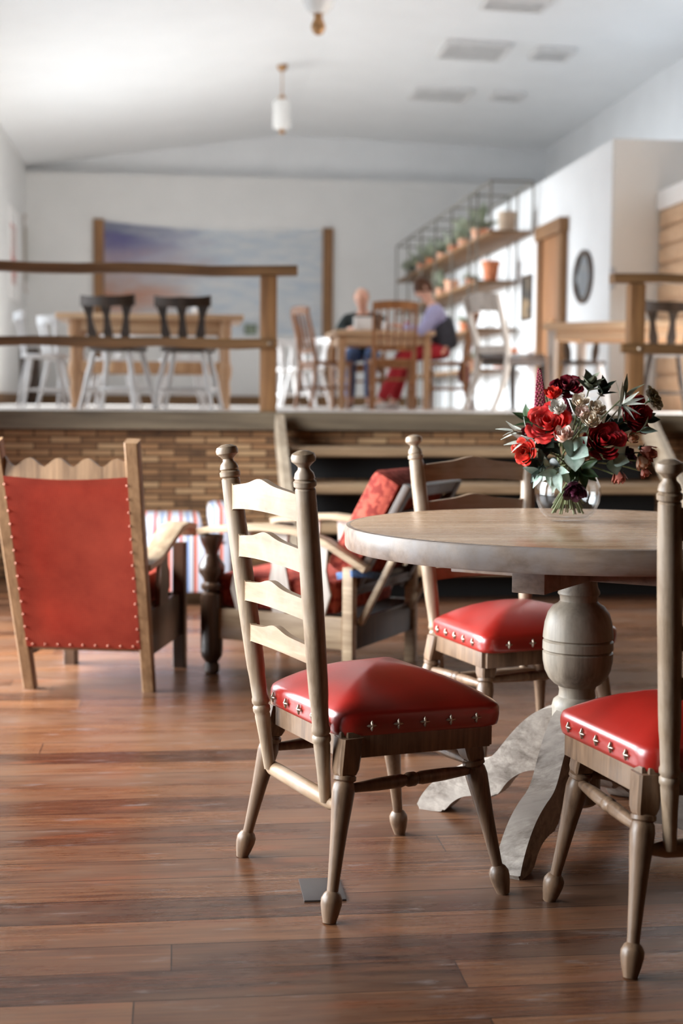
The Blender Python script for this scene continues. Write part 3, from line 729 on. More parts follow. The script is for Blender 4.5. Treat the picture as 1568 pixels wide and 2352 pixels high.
LM = dict(sage=petal_mat('sage_leaf', (138, 160, 146), (188, 202, 190), .5, .05), green=petal_mat('green_leaf', (38, 58, 36), (70, 92, 58), .45, .05), dark=petal_mat('dark_leaf', (22, 32, 26), (50, 62, 50), .4, .05),
          silver=petal_mat('silver_leaf', (176, 178, 166), (222, 222, 210), .5, .05), olive=petal_mat('grey_olive_leaf', (100, 106, 86), (156, 160, 136), .5, .05), stem=petal_mat('stem_green', (84, 96, 60), (132, 138, 96), .5, .05), woody=petal_mat('woody_stem', (72, 62, 48), (120, 104, 84), .6, 0))
def leaf_into(mb, p, d, up, L, W, bend=.25, fold=.25, tipw=.0, base=.3):
    """blade from p along d; 'up' is the face normal"""
    d = V(d).normalized(); up = V(up); up = (up - d * up.dot(d)).normalized(); sx = d.cross(up)
    def fn(u, v):
        s = 2 * u - 1
        w = W * .5 * (math.sin(PI * min(1, (v * (1 - base) + base * v ** .6)) ** .85) * (1 - tipw) + tipw) if v < 1 else 0.0006
        w = max(w, .0008)
        return V(p) + d * (L * v * (1 - .12 * bend * v)) + sx * (s * w) + up * (fold * abs(s) * w - bend * L * v * v * .5)
    b = MB(); b.grid(fn, 6, 9); bmesh.ops.solidify(b.bm, geom=b.bm.faces[:], thickness=.0007)
    mb.merge(b.bm, Matrix.Identity(4))
def bloom_into(mb, Rr, layers, seed, H=.8, openness=1.0, core=None):
    """layered cup of curled petals around +z, base at the origin"""
    q = random.Random(seed)
    for li in range(layers):
        f = (li + 1) / layers
        n = 3 + (li > 0) + (li > 2) + (li > 3)
        rad = Rr * (.14 + .80 * f ** 1.15); hh = Rr * H * (1.30 - .42 * f * openness); w = (1.25 if li else 2.2) * PI / n * 1.35
        a0 = q.random() * 6.28
        for k in range(n):
            th = a0 + 2 * PI * k / n + q.uniform(-.18, .18); jr, jh = q.uniform(.93, 1.08), q.uniform(.9, 1.07); ph = q.random() * 6
            def fn(u, v, th=th, jr=jr, jh=jh, rad=rad, hh=hh, w=w, ph=ph, f=f):
                s = 2 * u - 1
                ww = w * (.35 + .65 * math.sin(PI * .5 * min(1, v * 1.5))) * (1 if v < .75 else math.sqrt(max(.05, 1 - ((v - .75) / .27) ** 2)))
                ang = th + s * ww * .5
                r = rad * jr * (.25 + .75 * math.sin(min(1, v * 1.15) * PI / 2)) * (1 - .10 * s * s * (1 - f))
                if v > .72: r += rad * (.55 * f) * (v - .72) ** 1.3 * 2 * openness
                z = hh * jh * v * (1 - .10 * s * s) - (Rr * .5 * f * openness * (v - .8) ** 2 * 6 if v > .8 else 0) + Rr * .03 * math.sin(s * 5 + ph) * v
                return V((r * math.cos(ang), r * math.sin(ang), z))
            b = MB(); b.grid(fn, 7, 8); bmesh.ops.solidify(b.bm, geom=b.bm.faces[:], thickness=.0008)
            mb.merge(b.bm, Matrix.Identity(4))
DEP = (vp - EYE).dot(_f); PXM = DEP / FPX
def fpos(px, py, fwd):              # metres from the vase foot: across, toward the eye, up
    return V(((px - 1303) * PXM, -fwd, (1193 - py) * PXM))
RV = Matrix.Rotation(-YAW, 3, 'Z')
flowers_group = 'stems in the bouquet'
def stem_path(head, k):
    a = k * 2.4; neck = V((.026 * math.cos(a), .026 * math.sin(a), .142)); foot = V((-.040 * math.cos(a) , -.034 * math.sin(a), .020 + .012 * (k % 3)))
    if (head - neck).length < .03: head = head + V((0, 0, .02))
    mid = neck.lerp(head, .5) + V((0, 0, .012))
    pts = []
    ctrl = [foot, foot.lerp(neck, .5), neck, mid, head]
    for i in range(len(ctrl) - 1):
        for s in range(4):
            t = s / 4; p0, p1, p2, p3 = ctrl[max(i - 1, 0)], ctrl[i], ctrl[i + 1], ctrl[min(i + 2, len(ctrl) - 1)]
            pts.append(.5 * ((2 * p1) + (p2 - p0) * t + (2 * p0 - 5 * p1 + 4 * p2 - p3) * t * t + (3 * p1 - p0 - 3 * p2 + p3) * t ** 3))
    return pts + [head]
count = [0]
def flower(name, label, px, py, fwd, cat='flower', rad=.0022, stem_mat='stem'):
    k = count[0]; count[0] += 1
    t = thing(name, label, cat, vp, -YAW, flowers_group)
    head = fpos(px, py, fwd)
    pts = stem_path(head, k)
    MB().tube(pts, rad, 7).build('stem', LM[stem_mat], t)
    d = (head - V((0, 0, .12))).normalized()
    return t, head, d, pts
def face_dir(d, head): return (d * .75 + V((0, -.55, .05))).normalized()
def rose(label, px, py, fwd, rpx, mat, layers=5, seed=1, H=.8, openness=1.0, aim=None, name='rose'):
    t, head, d, pts = flower(name, label, px, py, fwd)
    ax = V(aim).normalized() if aim else face_dir(d, head)
    Rr = rpx * PXM
    b = MB(); bloom_into(b, Rr, layers, seed, H, openness)
    T = frame_z((0, 0, 0), ax); T.translation = head - ax * Rr * H * .55
    bmesh.ops.transform(b.bm, matrix=T, verts=b.bm.verts)
    b.build('bloom', PM[mat], t, angle=80)
    c = MB(); base = head - ax * Rr * H * .55
    c.ball(base - ax * .002, Rr * .26, n=10)
    for k in range(5):
        a = 2 * PI * k / 5; o = (T.to_3x3() @ V((math.cos(a), math.sin(a), .25))).normalized()
        leaf_into(c, base, o, ax, Rr * .75, Rr * .22, .2)
    c.build('calyx', LM['green'], t)
    return t
rose('large coral red rose at the left of the bouquet, below the white bud', 1243, 968, .085, 47, 'coral', 6, 3, openness=1.1)
rose('large deep red rose low in the middle of the bouquet', 1361, 1006, .11, 46, 'red', 6, 5, .9, .75, aim=(.1, -.9, .35))
rose('dark red rose high on the right, behind the silver leaves', 1441, 948, .06, 44, 'red', 6, 8, .9, .8, aim=(.5, -.7, .2))
rose('bright scarlet rose at the lower left edge of the bouquet', 1195, 1031, .07, 30, 'scarlet', 5, 11, openness=.9, aim=(-.6, -.75, .0))
rose('dark red ruffled flower at the top beside the dark leaf rosette', 1291, 884, .02, 34, 'deep', 6, 14, .6, 1.2, aim=(-.1, -.6, .6))
rose('small scarlet bud just under the burgundy spike', 1258, 903, .05, 20, 'scarlet', 4, 17, 1.0, .4, aim=(-.1, -.5, .8))
rose('round white bud above the coral rose', 1262, 935, .10, 20, 'white', 5, 19, 1.0, .35, name='bud_rose')
rose('cream spray rose topmost of the cream cluster', 1313, 921, .09, 20, 'cream', 5, 23, .95, .5, name='spray_rose')
rose('cream spray rose on the right of the cream cluster', 1347, 936, .10, 21, 'cream', 5, 29, .95, .5, name='spray_rose')
rose('cream spray rose lowest of the cream cluster, nearest the deep red rose', 1331, 960, .12, 22, 'cream', 5, 31, .95, .6, name='spray_rose')
rose('blush spray rose on the left of the cream cluster', 1316, 945, .11, 18, 'blush', 5, 37, .95, .5, name='spray_rose')
rose('pale blush rosebud above the big sage leaf', 1273, 996, .12, 22, 'blush', 5, 41, 1.3, .3, aim=(-.1, -.7, .6), name='bud_rose')
rose('small peach bud tucked right of the big sage leaf', 1321, 1038, .10, 16, 'peach', 4, 43, 1.2, .4, name='bud_rose')
rose('peach bud under the white leaf on the right', 1433, 1000, .07, 14, 'peach', 4, 47, 1.2, .4, name='bud_rose')
rose('rust pink flower hanging at the right edge of the bouquet', 1472, 1033, .05, 24, 'rust', 4, 53, 1.3, .5, aim=(.6, -.5, -.5))
rose('pale rust bud drooping above the chair post knob', 1457, 1052, .07, 17, 'peach', 4, 59, 1.5, .3, aim=(.3, -.4, -.85), name='bud_rose')
rose('smallest rust bud hanging lowest at the right edge', 1466, 1076, .06, 13, 'rust', 4, 61, 1.4, .3, aim=(.3, -.4, -.85), name='bud_rose')
rose('rust bud hanging right of the vase over the dark stairs', 1404, 1085, .08, 18, 'rust', 4, 67, 1.4, .35, aim=(.1, -.4, -.9), name='bud_rose')
rose('dark plum flower drooping over the rim of the vase', 1306, 1116, .078, 30, 'plum', 5, 71, 1.1, .6, aim=(-.1, -.6, -.75))
rose('dusky pink bud between the coral rose and the dark leaves at left', 1205, 985, .05, 16, 'deep', 4, 73, 1.2, .4, aim=(-.6, -.6, .3), name='bud_rose')
rose('dried beige hydrangea head at the far right of the bouquet', 1490, 909, .03, 27, 'beige', 6, 79, .6, 1.2, aim=(.6, -.5, .4), name='hydrangea')
rose('dull purple bud in the dark hollow right of the deep red rose', 1428, 1040, .05, 20, 'plum', 5, 83, 1.0, .6)

# burgundy spike
t, head, d, pts = flower('flower_spike', 'slender burgundy flower spike rising at the upper left', 1228, 845, .03)
b = MB(); q = random.Random(5); base = fpos(1232, 940, .03)
for k in range(120):
    f = (k + .5) / 120; c = base.lerp(head, f); r = .011 * (1 - f) ** .6 + .002; a = k * 2.4
    b.ball(c + V((r * math.cos(a), r * math.sin(a), 0)), .0034 * (1.15 - .6 * f), n=6)
b.build('bloom', PM['burg'], t)
t, head, d, pts = flower('flower_spike', 'short burgundy spike leaning beside the scarlet bud', 1283, 912, .05)
b = MB()
for k in range(70):
    f = (k + .5) / 70; c = fpos(1290, 945, .05).lerp(head, f); a = k * 2.4; r = .009 * (1 - f) ** .6 + .002
    b.ball(c + V((r * math.cos(a), r * math.sin(a), 0)), .0033, n=6)
b.build('bloom', PM['burg'], t)

def spray(label, px, py, fwd, leaf, n, L, W, spread, aim, name='leaf_spray', seed=1, cluster=0.0, bend=.25, fold=.2):
    """stem whose leaves radiate from its last stretch"""
    t, head, d, pts = flower(name, label, px, py, fwd, cat='foliage', rad=.0018, stem_mat='woody' if leaf in ('dark', 'silver') else 'stem')
    q = random.Random(seed); ax = V(aim).normalized(); T = frame_z((0, 0, 0), ax).to_3x3()
    for k in range(n):
        a = 2.4 * k; th = spread * (.35 + .65 * (k + .5) / n)
        o = T @ V((math.sin(th) * math.cos(a), math.sin(th) * math.sin(a), math.cos(th)))
        p = head - ax * cluster * ((k + .5) / n)
        b = MB(); leaf_into(b, p, o, ax * .8 + V((0, -.3, .5)), L * q.uniform(.8, 1.1), W * q.uniform(.85, 1.1), bend, fold)
        b.build('leaf', LM[leaf], t, angle=80)
    return t
spray('dark rounded succulent like leaf rosette at the very top of the bouquet', 1342, 880, .04, 'olive', 12, .046, .026, 1.15, (.1, -.35, .9), 'leaf_rosette', 3, .02, .1, .35)
spray('second dark rosette right of the top rosette', 1372, 893, .05, 'dark', 8, .04, .022, 1.1, (.3, -.4, .8), 'leaf_rosette', 5, .02, .1, .3)
spray('star of long narrow silver leaves over the right roses', 1402, 925, .12, 'silver', 9, .066, .010, 1.25, (.35, -.75, .1), 'silver_spray', 7, .012, .15, .3)
spray('feathery silver grey sprig sticking out at the far left', 1168, 985, .05, 'silver', 9, .05, .008, 1.0, (-.95, -.2, .15), 'silver_spray', 9, .05, .25)
spray('pale green narrow leaves below the feathery sprig at left', 1190, 1010, .06, 'silver', 7, .055, .011, .9, (-.95, -.3, -.1), 'leaf_spray', 11, .04)
spray('dark green leaves behind the coral rose', 1206, 960, .02, 'green', 7, .05, .024, 1.0, (-.6, -.2, .7), 'leaf_spray', 13, .03)
spray('cluster of dark leaves at the lower left over the vase', 1225, 1065, .07, 'dark', 9, .05, .028, 1.3, (-.7, -.5, -.3), 'leaf_spray', 15, .04)
spray('sage eucalyptus tips at the lowest left of the bouquet', 1222, 1082, .085, 'sage', 8, .045, .020, 1.3, (-.8, -.5, -.25), 'eucalyptus_sprig', 17, .05)
spray('big sage eucalyptus leaves in the lower centre', 1296, 1030, .125, 'sage', 4, .062, .046, 1.2, (-.1, -.95, -.1), 'eucalyptus_sprig', 19, .02, .1, .1)
spray('broad eucalyptus leaves under the deep red rose', 1390, 1048, .10, 'sage', 4, .05, .040, 1.3, (.3, -.9, -.1), 'eucalyptus_sprig', 21, .02, .1, .1)
spray('long sage leaves curling over the left of the vase rim', 1262, 1080, .095, 'sage', 6, .06, .024, 1.1, (-.45, -.7, -.5), 'eucalyptus_sprig', 23, .03, .5)
spray('dark leaves filling the middle between the red roses', 1400, 980, .04, 'dark', 10, .055, .032, 1.4, (.2, -.8, .1), 'leaf_spray', 25, .05)
spray('near black leaves spreading at the right edge', 1470, 960, .01, 'dark', 9, .05, .028, 1.2, (.8, -.3, .1), 'leaf_spray', 27, .05)
spray('single white backed leaf curling below the dark red rose', 1447, 984, .09, 'sage', 2, .046, .026, .7, (.75, -.5, .25), 'leaf_spray', 29, .0, .3)
spray('dark green filler leaves beneath the coral rose', 1245, 1015, .06, 'dark', 10, .05, .03, 1.4, (-.3, -.9, -.1), 'leaf_spray', 31, .04)
spray('green leaves around the vase rim', 1325, 1075, .06, 'green', 9, .055, .024, 1.4, (.1, -.8, -.2), 'leaf_spray', 33, .03)
spray('slim olive leaves standing at the upper right', 1424, 905, .02, 'olive', 5, .062, .013, .8, (.5, -.2, .8), 'leaf_spray', 35, .02)
spray('olive green leaves deep in the middle behind the cream cluster', 1330, 950, .0, 'olive', 9, .06, .03, 1.5, (0, -.4, .8), 'leaf_spray', 37, .05)

# ------------------------------------------------------------------ red armchair seen from behind
r1, f1 = on_z(343, 1588), on_z(413, 1531)
fw = (f1 - r1).normalized(); dep = (f1 - r1).length; rt = V((fw.y, -fw.x, 0))
lft = on_z(50, 1592); W2 = (r1 - lft).dot(rt) / 2 + .0
ar = thing('reclining_armchair', 'oak armchair with a terracotta red cloth back, seen from behind', 'armchair', V((r1.x, r1.y, 0)) - rt * W2, yaw_of(fw))
topz = .925; ly = -.30
def post(s, z):                     # centre line of the leaning rear posts
    return V((s * (W2 + .018 * z / topz), ly * z / topz, z))
for s in (-1, 1):
    MB().board([post(s, 0), post(s, .3), post(s, .6), post(s, topz)], [.044, .046, .047, .048], [.04, .044, .046, .046], (1, 0, 0)).build('back_post', M['armchair_wood'], ar)
    q = MB(); q.board([(s * W2, dep, 0), (s * W2, dep, .20), (s * W2, dep, .50)], .05, .05, (1, 0, 0)); q.build('front_leg', M['dark_oak'], ar)
    pa_ = [V((s * W2 * 1.04, -.13, .47)), V((s * W2 * 1.05, .02, .485)), V((s * W2 * 1.06, .15, .535)), V((s * W2 * 1.06, .30, .575)), V((s * W2 * 1.06, .42, .578)), V((s * W2 * 1.06, dep + .06, .56)), V((s * W2 * 1.06, dep + .09, .53))]
    MB().board(pa_, [.06, .07, .085, .09, .09, .085, .07], .026, (1, 0, 0)).build('arm', M['arm_pale'], ar)
    MB().prism([(.12, .29), (.26, .29), (.275, .36), (.25, .45), (.265, .555), (.14, .515), (.155, .45), (.13, .36)], -.010, .010, Matrix(((0, 0, 1, s * W2), (1, 0, 0, 0), (0, 1, 0, 0), (0, 0, 0, 1))), .003).build('splat', M['dark_oak'], ar)
    MB().box((s * (W2 - .005), dep / 2 - .02, .215), (.026, dep - .03, .17)).build('side_rail', M['dark_oak'], ar)
MB().box((0, dep, .24), (2 * W2 - .05, .028, .12)).build('front_rail', M['dark_oak'], ar)
sq = MB(); sq.box((0, dep / 2 + .0, .355), (2 * W2 - .07, dep + .02, .12), bev=.03); sq.build('seat_cushion', M['fabric_red'], ar)
zb0, zt0_ = .168, .80
def bk(u, v):
    z = zb0 + (zt0_ - zb0) * v + .012 * math.sin(PI * u) * (-1 if v > .5 else 0) ; w = W2 - .016 + .018 * z / topz
    return V(((2 * u - 1) * w, ly * z / topz - .024 + .016 * math.sin(PI * u) * math.sin(PI * v), z))
b = MB(); b.grid(bk, 24, 24); bmesh.ops.solidify(b.bm, geom=b.bm.faces[:], thickness=.012)
back = b.build('back_cloth', M['fabric_red'], ar)
def tack(p): MB().ball(p, .004, n=6).build('nail', M['tack'], back)
for s in (-1, 1):
    for k in range(13):
        z = zb0 + .03 + (zt0_ - zb0 - .06) * k / 12; tack(V((s * (W2 - .022 + .018 * z / topz), ly * z / topz - .027, z)))
for k in range(9): tack(bk(.06 + .88 * k / 8, .018) + V((0, -.003, 0)))
MB().box((0, ly * .2 / topz + .02, .20), (2 * W2 - .04, .03, .09)).build('back_rail', M['armchair_wood'], ar)
secs = []
for k in range(61):
    u = k / 60; x = (2 * u - 1) * (W2 - .008 + .016)
    scal = .030 * abs(math.cos(PI * u * 4.5)) ** 1.6 + (.02 * max(0, (abs(2 * u - 1) - .86) / .14))
    zt_ = .832 + .012 - scal * -1 - .012; y = ly * .82 / topz
    secs.append([V((x, y - .012, .785)), V((x, y + .012, .785)), V((x, y + .008, zt_)), V((x, y - .012, zt_))])
MB().loft(secs).build('crest_rail', M['armchair_wood'], ar)
q = MB(); q.box((0, -.105, .60), (2 * W2 - .06, .10, .44), Matrix.Rotation(math.atan2(-ly, topz), 3, 'X'), bev=.03); q.build('back_cushion', M['fabric_red'], ar)

# ------------------------------------------------------------------ reclining armchair with turned legs, side on
fn_, rn_ = on_z(486, 1546), on_z(801, 1578)
fw = (fn_ - rn_).normalized(); dep = (fn_ - rn_).length; lf = V((-fw.y, fw.x, 0)); WM = .60
mc = thing('reclining_armchair', 'reclining armchair with patterned red cushions and curved pale arms', 'armchair', (fn_ + rn_) / 2 - lf * WM / 2, yaw_of(fw))
hw, hd = WM / 2, dep / 2            # near side is -x
tl = [(r * 1.22, z) for r, z in [(0, 0), (.018, 0), (.024, .006), (.026, .03), (.020, .045), (.026, .055), (.034, .07), (.036, .10), (.036, .30), (.034, .315), (.024, .325), (.034, .335), (.034, .35), (.024, .36), (.028, .375), (.042, .40), (.042, .425), (.030, .45), (.020, .47), (.022, .485), (.032, .51), (.038, .53), (.038, .545), (0, .545)]]
for s in (-1, 1):
    MB().lathe(tl, (s * hw, hd, 0), (s * hw, hd, 1), 24, True).build('front_leg', M['dark_oak'], mc)
    MB().box((s * hw, -hd, .225), (.042, .042, .45)).build('rear_leg', M['arm_pale'], mc)
    arm = [V((s * hw, hd + .045, .556)), V((s * hw, hd, .566)), V((s * hw, hd - .12, .578)), V((s * hw, .06, .585)), V((s * hw, -.08, .575)), V((s * hw, -.2, .540)), V((s * hw, -hd - .02, .475)), V((s * hw, -hd - .07, .445))]
    MB().board(arm, [.075, .085, .085, .08, .075, .07, .062, .055], .026, (1, 0, 0)).build('arm', M['arm_pale'], mc)
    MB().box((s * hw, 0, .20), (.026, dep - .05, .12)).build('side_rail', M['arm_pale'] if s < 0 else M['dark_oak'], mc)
    for y in (-.17, 0, .16):
        MB().prism([(-.022, .25), (.022, .25), (.05, .34), (.028, .43), (.04, .565 if y > -.1 else .53), (-.04, .565 if y > -.1 else .53), (-.028, .43), (-.05, .34)], -.007, .007, Matrix(((0, 0, 1, s * hw), (1, 0, 0, y), (0, 1, 0, 0), (0, 0, 0, 1))), .002).build('splat', M['ash'], mc)
MB().box((0, hd, .27), (WM - .07, .028, .17)).build('front_rail', M['dark_oak'], mc)
MB().box((0, -hd, .19), (WM - .04, .026, .11)).build('rear_rail', M['dark_oak'], mc)
MB().box((0, -hd, .375), (WM - .04, .026, .06)).build('rear_rail', M['dark_oak'], mc)
q = MB(); q.box((0, .04, .325), (WM - .05, dep - .06, .13), bev=.03); q.build('seat_cushion', M['fabric_pattern'], mc)
an = math.atan2(.25, .46)
Mb = Matrix.Rotation(an, 3, 'X')
bc = V((0, -hd + .05 - .16, .60))
q = MB(); q.box(bc + Mb @ V((0, .07, -.03)), (WM - .055, .125, .42), Mb, bev=.035); q.build('back_cushion', M['fabric_pattern'], mc)
for s in (-1, 1):
    q = MB(); q.box(bc + Mb @ V((s * (hw - .05), -.016, -.06)), (.045, .03, .50), Mb); q.build('back_frame', M['dark_oak'], mc)
for z in (-.26, -.1, .05, .165):
    q = MB(); q.box(bc + Mb @ V((0, -.018, z)), (WM - .12, .02, .05), Mb); q.build('back_rail', M['dark_oak'], mc)
for s in (-1, 1):
    MB().bar((s * (hw - .055), -hd - .02, .23), (s * (hw - .055), -hd - .155, .49), .03, .022).build('strut', M['arm_pale'], mc)
sp_ = [V((-hw - .005, -hd + .05, .415)), V((-hw - .02, -hd - .02, .43)), V((-hw + .01, -hd - .06, .428)), V((-hw + .06, -hd - .075, .418)), V((-hw + .12, -hd - .085, .405))]
q = MB(); q.board([mc.matrix_basis @ p for p in sp_], .026, .006, (0, 0, 1))
stp = q.build('strap', M['blue'], None); tag(stp, 'blue strap tied round the rear corner of the patterned armchair', 'strap')

# ------------------------------------------------------------------ striped settee against the bricks
s0, s1 = on_z(345, 1400), on_z(536, 1400)
sx0_, sx1_ = on_y(150, 1200, 7.5).x, on_y(528, 1200, 7.5).x
se = thing('striped_settee', 'low settee in striped cloth against the brick wall', 'settee', ((sx0_ + sx1_) / 2, 7.65, -.0))
w = sx1_ - sx0_
q = MB(); q.box((0, 0, .22), (w, .62, .30), bev=.03); q.build('base', M['stripes'], se)
q = MB(); q.box((-.05, -.01, .40), (w - .2, .58, .11), bev=.045); q.build('seat_cushion', M['stripes'], se)
q = MB(); q.box((w / 2 - .05, 0, .40), (.12, .62, .22), bev=.05); q.build('arm', M['stripes'], se)
for sx in (-1, 1):
    for sy in (-1, 1): MB().lathe([(0, 0), (.018, 0), (.028, .05), (.03, .09), (0, .09)], (sx * (w / 2 - .07), sy * .24, 0), (sx * (w / 2 - .07), sy * .24, 1), 12, True).build('leg', M['dark_oak'], se)
# ------------------------------------------------------------------ pub chairs on the stage
def pub_chair(label, wood_m, leg_m, group='pub chairs on the stage'):
    t = thing('pub_chair', label, 'chair', group=group)
    ol = [(.20 * math.copysign(abs(math.cos(a)) ** .75, math.cos(a)), .195 * math.copysign(abs(math.sin(a)) ** .75, math.sin(a))) for a in [2 * PI * k / 40 for k in range(40)]]
    secs = [[(x * q, y * q, z) for x, y in ol] for q, z in ((.9, .418), (.98, .424), (1, .434), (1, .444), (.97, .452), (.8, .448), (.4, .444), (.03, .444))]
    MB().loft(secs).build('seat', wood_m, t)
    for sx in (-1, 1):
        for sy in (-1, 1):
            MB().lathe([(0, 0), (.014, 0), (.016, .06), (.0135, .12), (.017, .35), (.023, .58), (.019, .72), (.022, .78), (.018, 1), (0, 1)], (sx * .215, sy * .205, 0), (sx * .13, sy * .125, .428), 12).build('leg', leg_m, t)
        MB().lathe([(0, 0), (.009, 0), (.016, .5), (.009, 1), (0, 1)], (sx * .185, -.177, .15), (sx * .185, .177, .15), 10).build('stretcher', leg_m, t)
    MB().lathe([(0, 0), (.009, 0), (.016, .5), (.009, 1), (0, 1)], (-.185, 0, .15), (.185, 0, .15), 10).build('stretcher', leg_m, t)
    N = 16; secs = []
    for k in range(N + 1):
        u = 2 * k / N - 1; x = .205 * u; y = -.245 + .05 * u * u; h = .030 + .012 * abs(u) ** 2 + .012 * (1 - abs(u)) ** 2; z = .765 + .012 * u * u
        secs.append([(x, y - .013, z - h), (x, y + .013, z - h), (x, y + .011, z + h * .9), (x, y - .011, z + h * .9)])
    MB().loft(secs).build('crest', wood_m, t)
    for x in (-.135, 0, .135):
        c = x * 1.12
        Mx = Matrix(((1, 0, 0, 0), (0, 0, -1, 0), (0, 1, 0, 0), (0, 0, 0, 1)))
        b = MB(); secs = []
        for f, w in ((0, .018), (.15, .026), (.35, .034), (.55, .024), (.7, .020), (.85, .030), (1, .046)):
            xx = x * .85 + (c - x * .85) * f; yy = -.165 - (.07 - 2.2 * c * c * .6) * f; z = .44 + .31 * f
            secs.append([(xx - w, yy - .008, z), (xx + w, yy - .008, z), (xx + w, yy + .008, z), (xx - w, yy + .008, z)])
        b.loft(secs).build('splat', wood_m, t)
    return t
def sx_(px, Y): return on_y(px, 900, Y).x
p1 = pub_chair('dark backed pub chair with pale legs, nearest the railing post', M['dark_brown'], M['white_legs'])
p1.location = (sx_(432, 10.5), 10.5, ZS); p1.rotation_euler = (0, 0, R(-12))
dup(p1, 'dark backed pub chair with pale legs, the left of the pair before the long table', (sx_(272, 10.5), 10.5, ZS), R(-20))
dup(p1, 'dark pub chair whose splats show under the edge of the pine table by the door', (sx_(1338, 12.65), 12.65, ZS), R(170))
pb_ = pub_chair('black pub chair right of the right railing post', M['dark_brown'], M['dark_brown'])
pb_.location = (sx_(1524, 10.2), 10.2, ZS); pb_.rotation_euler = (0, 0, R(-6))
pw = pub_chair('white painted pub chair at the left end of the long table', M['white_legs'], M['white_legs'])
pw.location = (sx_(103, 12.4), 12.4, ZS); pw.rotation_euler = (0, 0, R(-78))
dup(pw, 'white pub chair between the end chair and the left leg of the long table', (sx_(158, 12.9), 12.9, ZS), R(-60))
dup(pw, 'white pub chair behind the long table, seen between the legs of the left dark chair', (sx_(262, 13.4), 13.4, ZS), R(172))
dup(pw, 'white pub chair behind the long table, seen between the legs of the right dark chair', (sx_(415, 13.5), 13.5, ZS), R(185))
dup(pw, 'small white pub chair far back, just right of the left railing post', (sx_(662, 16.8), 16.8, ZS), R(200))
dup(pw, 'small white pub chair far back, half hidden behind the left honey chair', (sx_(703, 16.2), 16.2, ZS), R(150))

# ------------------------------------------------------------------ tables on the stage
def table(name, label, loc, rz, L, D, H, top_m, leg_m, turned=True, apron=.09, low=None, th=.045):
    t = thing(name, label, 'table', loc, rz)
    MB().box((0, 0, H - th / 2), (L, D, th), bev=.008).build('tabletop', top_m, t)
    ix, iy = L / 2 - .14 if low else L / 2 - .07, D / 2 - .07
    if apron:
        q = MB()
        for s in (-1, 1):
            q.box((0, s * iy, H - th - apron / 2), (2 * ix - .03, .024, apron - .003)); q.box((s * ix, 0, H - th - apron / 2), (.024, 2 * iy - .03, apron - .003))
        q.build('apron', top_m, t)
    for sx in (-1, 1):
        for sy in (-1, 1):
            if turned: MB().lathe([(0, 0), (.028, 0), (.034, .03), (.026, .07), (.03, .12), (.036, .2), (.030, .3), (.046, .38), (.050, .46), (.034, .54), (.03, .66), (.04, .74), (.036, .8), (.046, .84), (.046, 1), (0, 1)], (sx * ix, sy * iy, 0), (sx * ix, sy * iy, H - th), 16).build('leg', leg_m, t)
            else:
                q = MB(); q.loft([[(sx * ix + x * w, sy * iy + y * w, z) for x, y in ((-1, -1), (1, -1), (1, 1), (-1, 1))] for z, w in ((0, .024), (H - .2, .034), (H - th - .002, .034))]); q.build('leg', leg_m, t)
    if low:
        for sy in (-1, 1): MB().box((0, sy * iy, low), (2 * ix - .06, .035, .09)).build('stretcher', leg_m, t)
    return t
lx0, lx1 = on_y(126, 720, 11.4).x, on_y(560, 720, 11.4).x
lt = table('farm_table', 'long pine farm table with turned legs behind the left railing', ((lx0 + lx1) / 2, 11.85, ZS), 0, lx1 - lx0, .85, .752, M['honey_x'], M['honey'], low=.33)
dx0, dx1 = on_y(770, 770, 13.35).x, on_y(1000, 770, 13.35).x
dt = table('dining_table', 'honey coloured dining table where two people sit', ((dx0 + dx1) / 2, 13.8, ZS), 0, dx1 - dx0, .9, .745, M['honey_x'], M['honey'], turned=False)
lc = on_y(1245, 742, 12.0)
ed = V((.79, -.61, 0)).normalized(); pd = V((.61, .79, 0)).normalized()
LT, DT = 1.75, .8
pt = table('pine_table', 'pine table by the oval mirror, running behind the right railing', V((lc.x, 12.0, ZS)) + ed * LT / 2 + pd * DT / 2, math.atan2(ed.y, ed.x), LT, DT, .755, M['honey_x'], M['ash'], turned=False, th=.06)

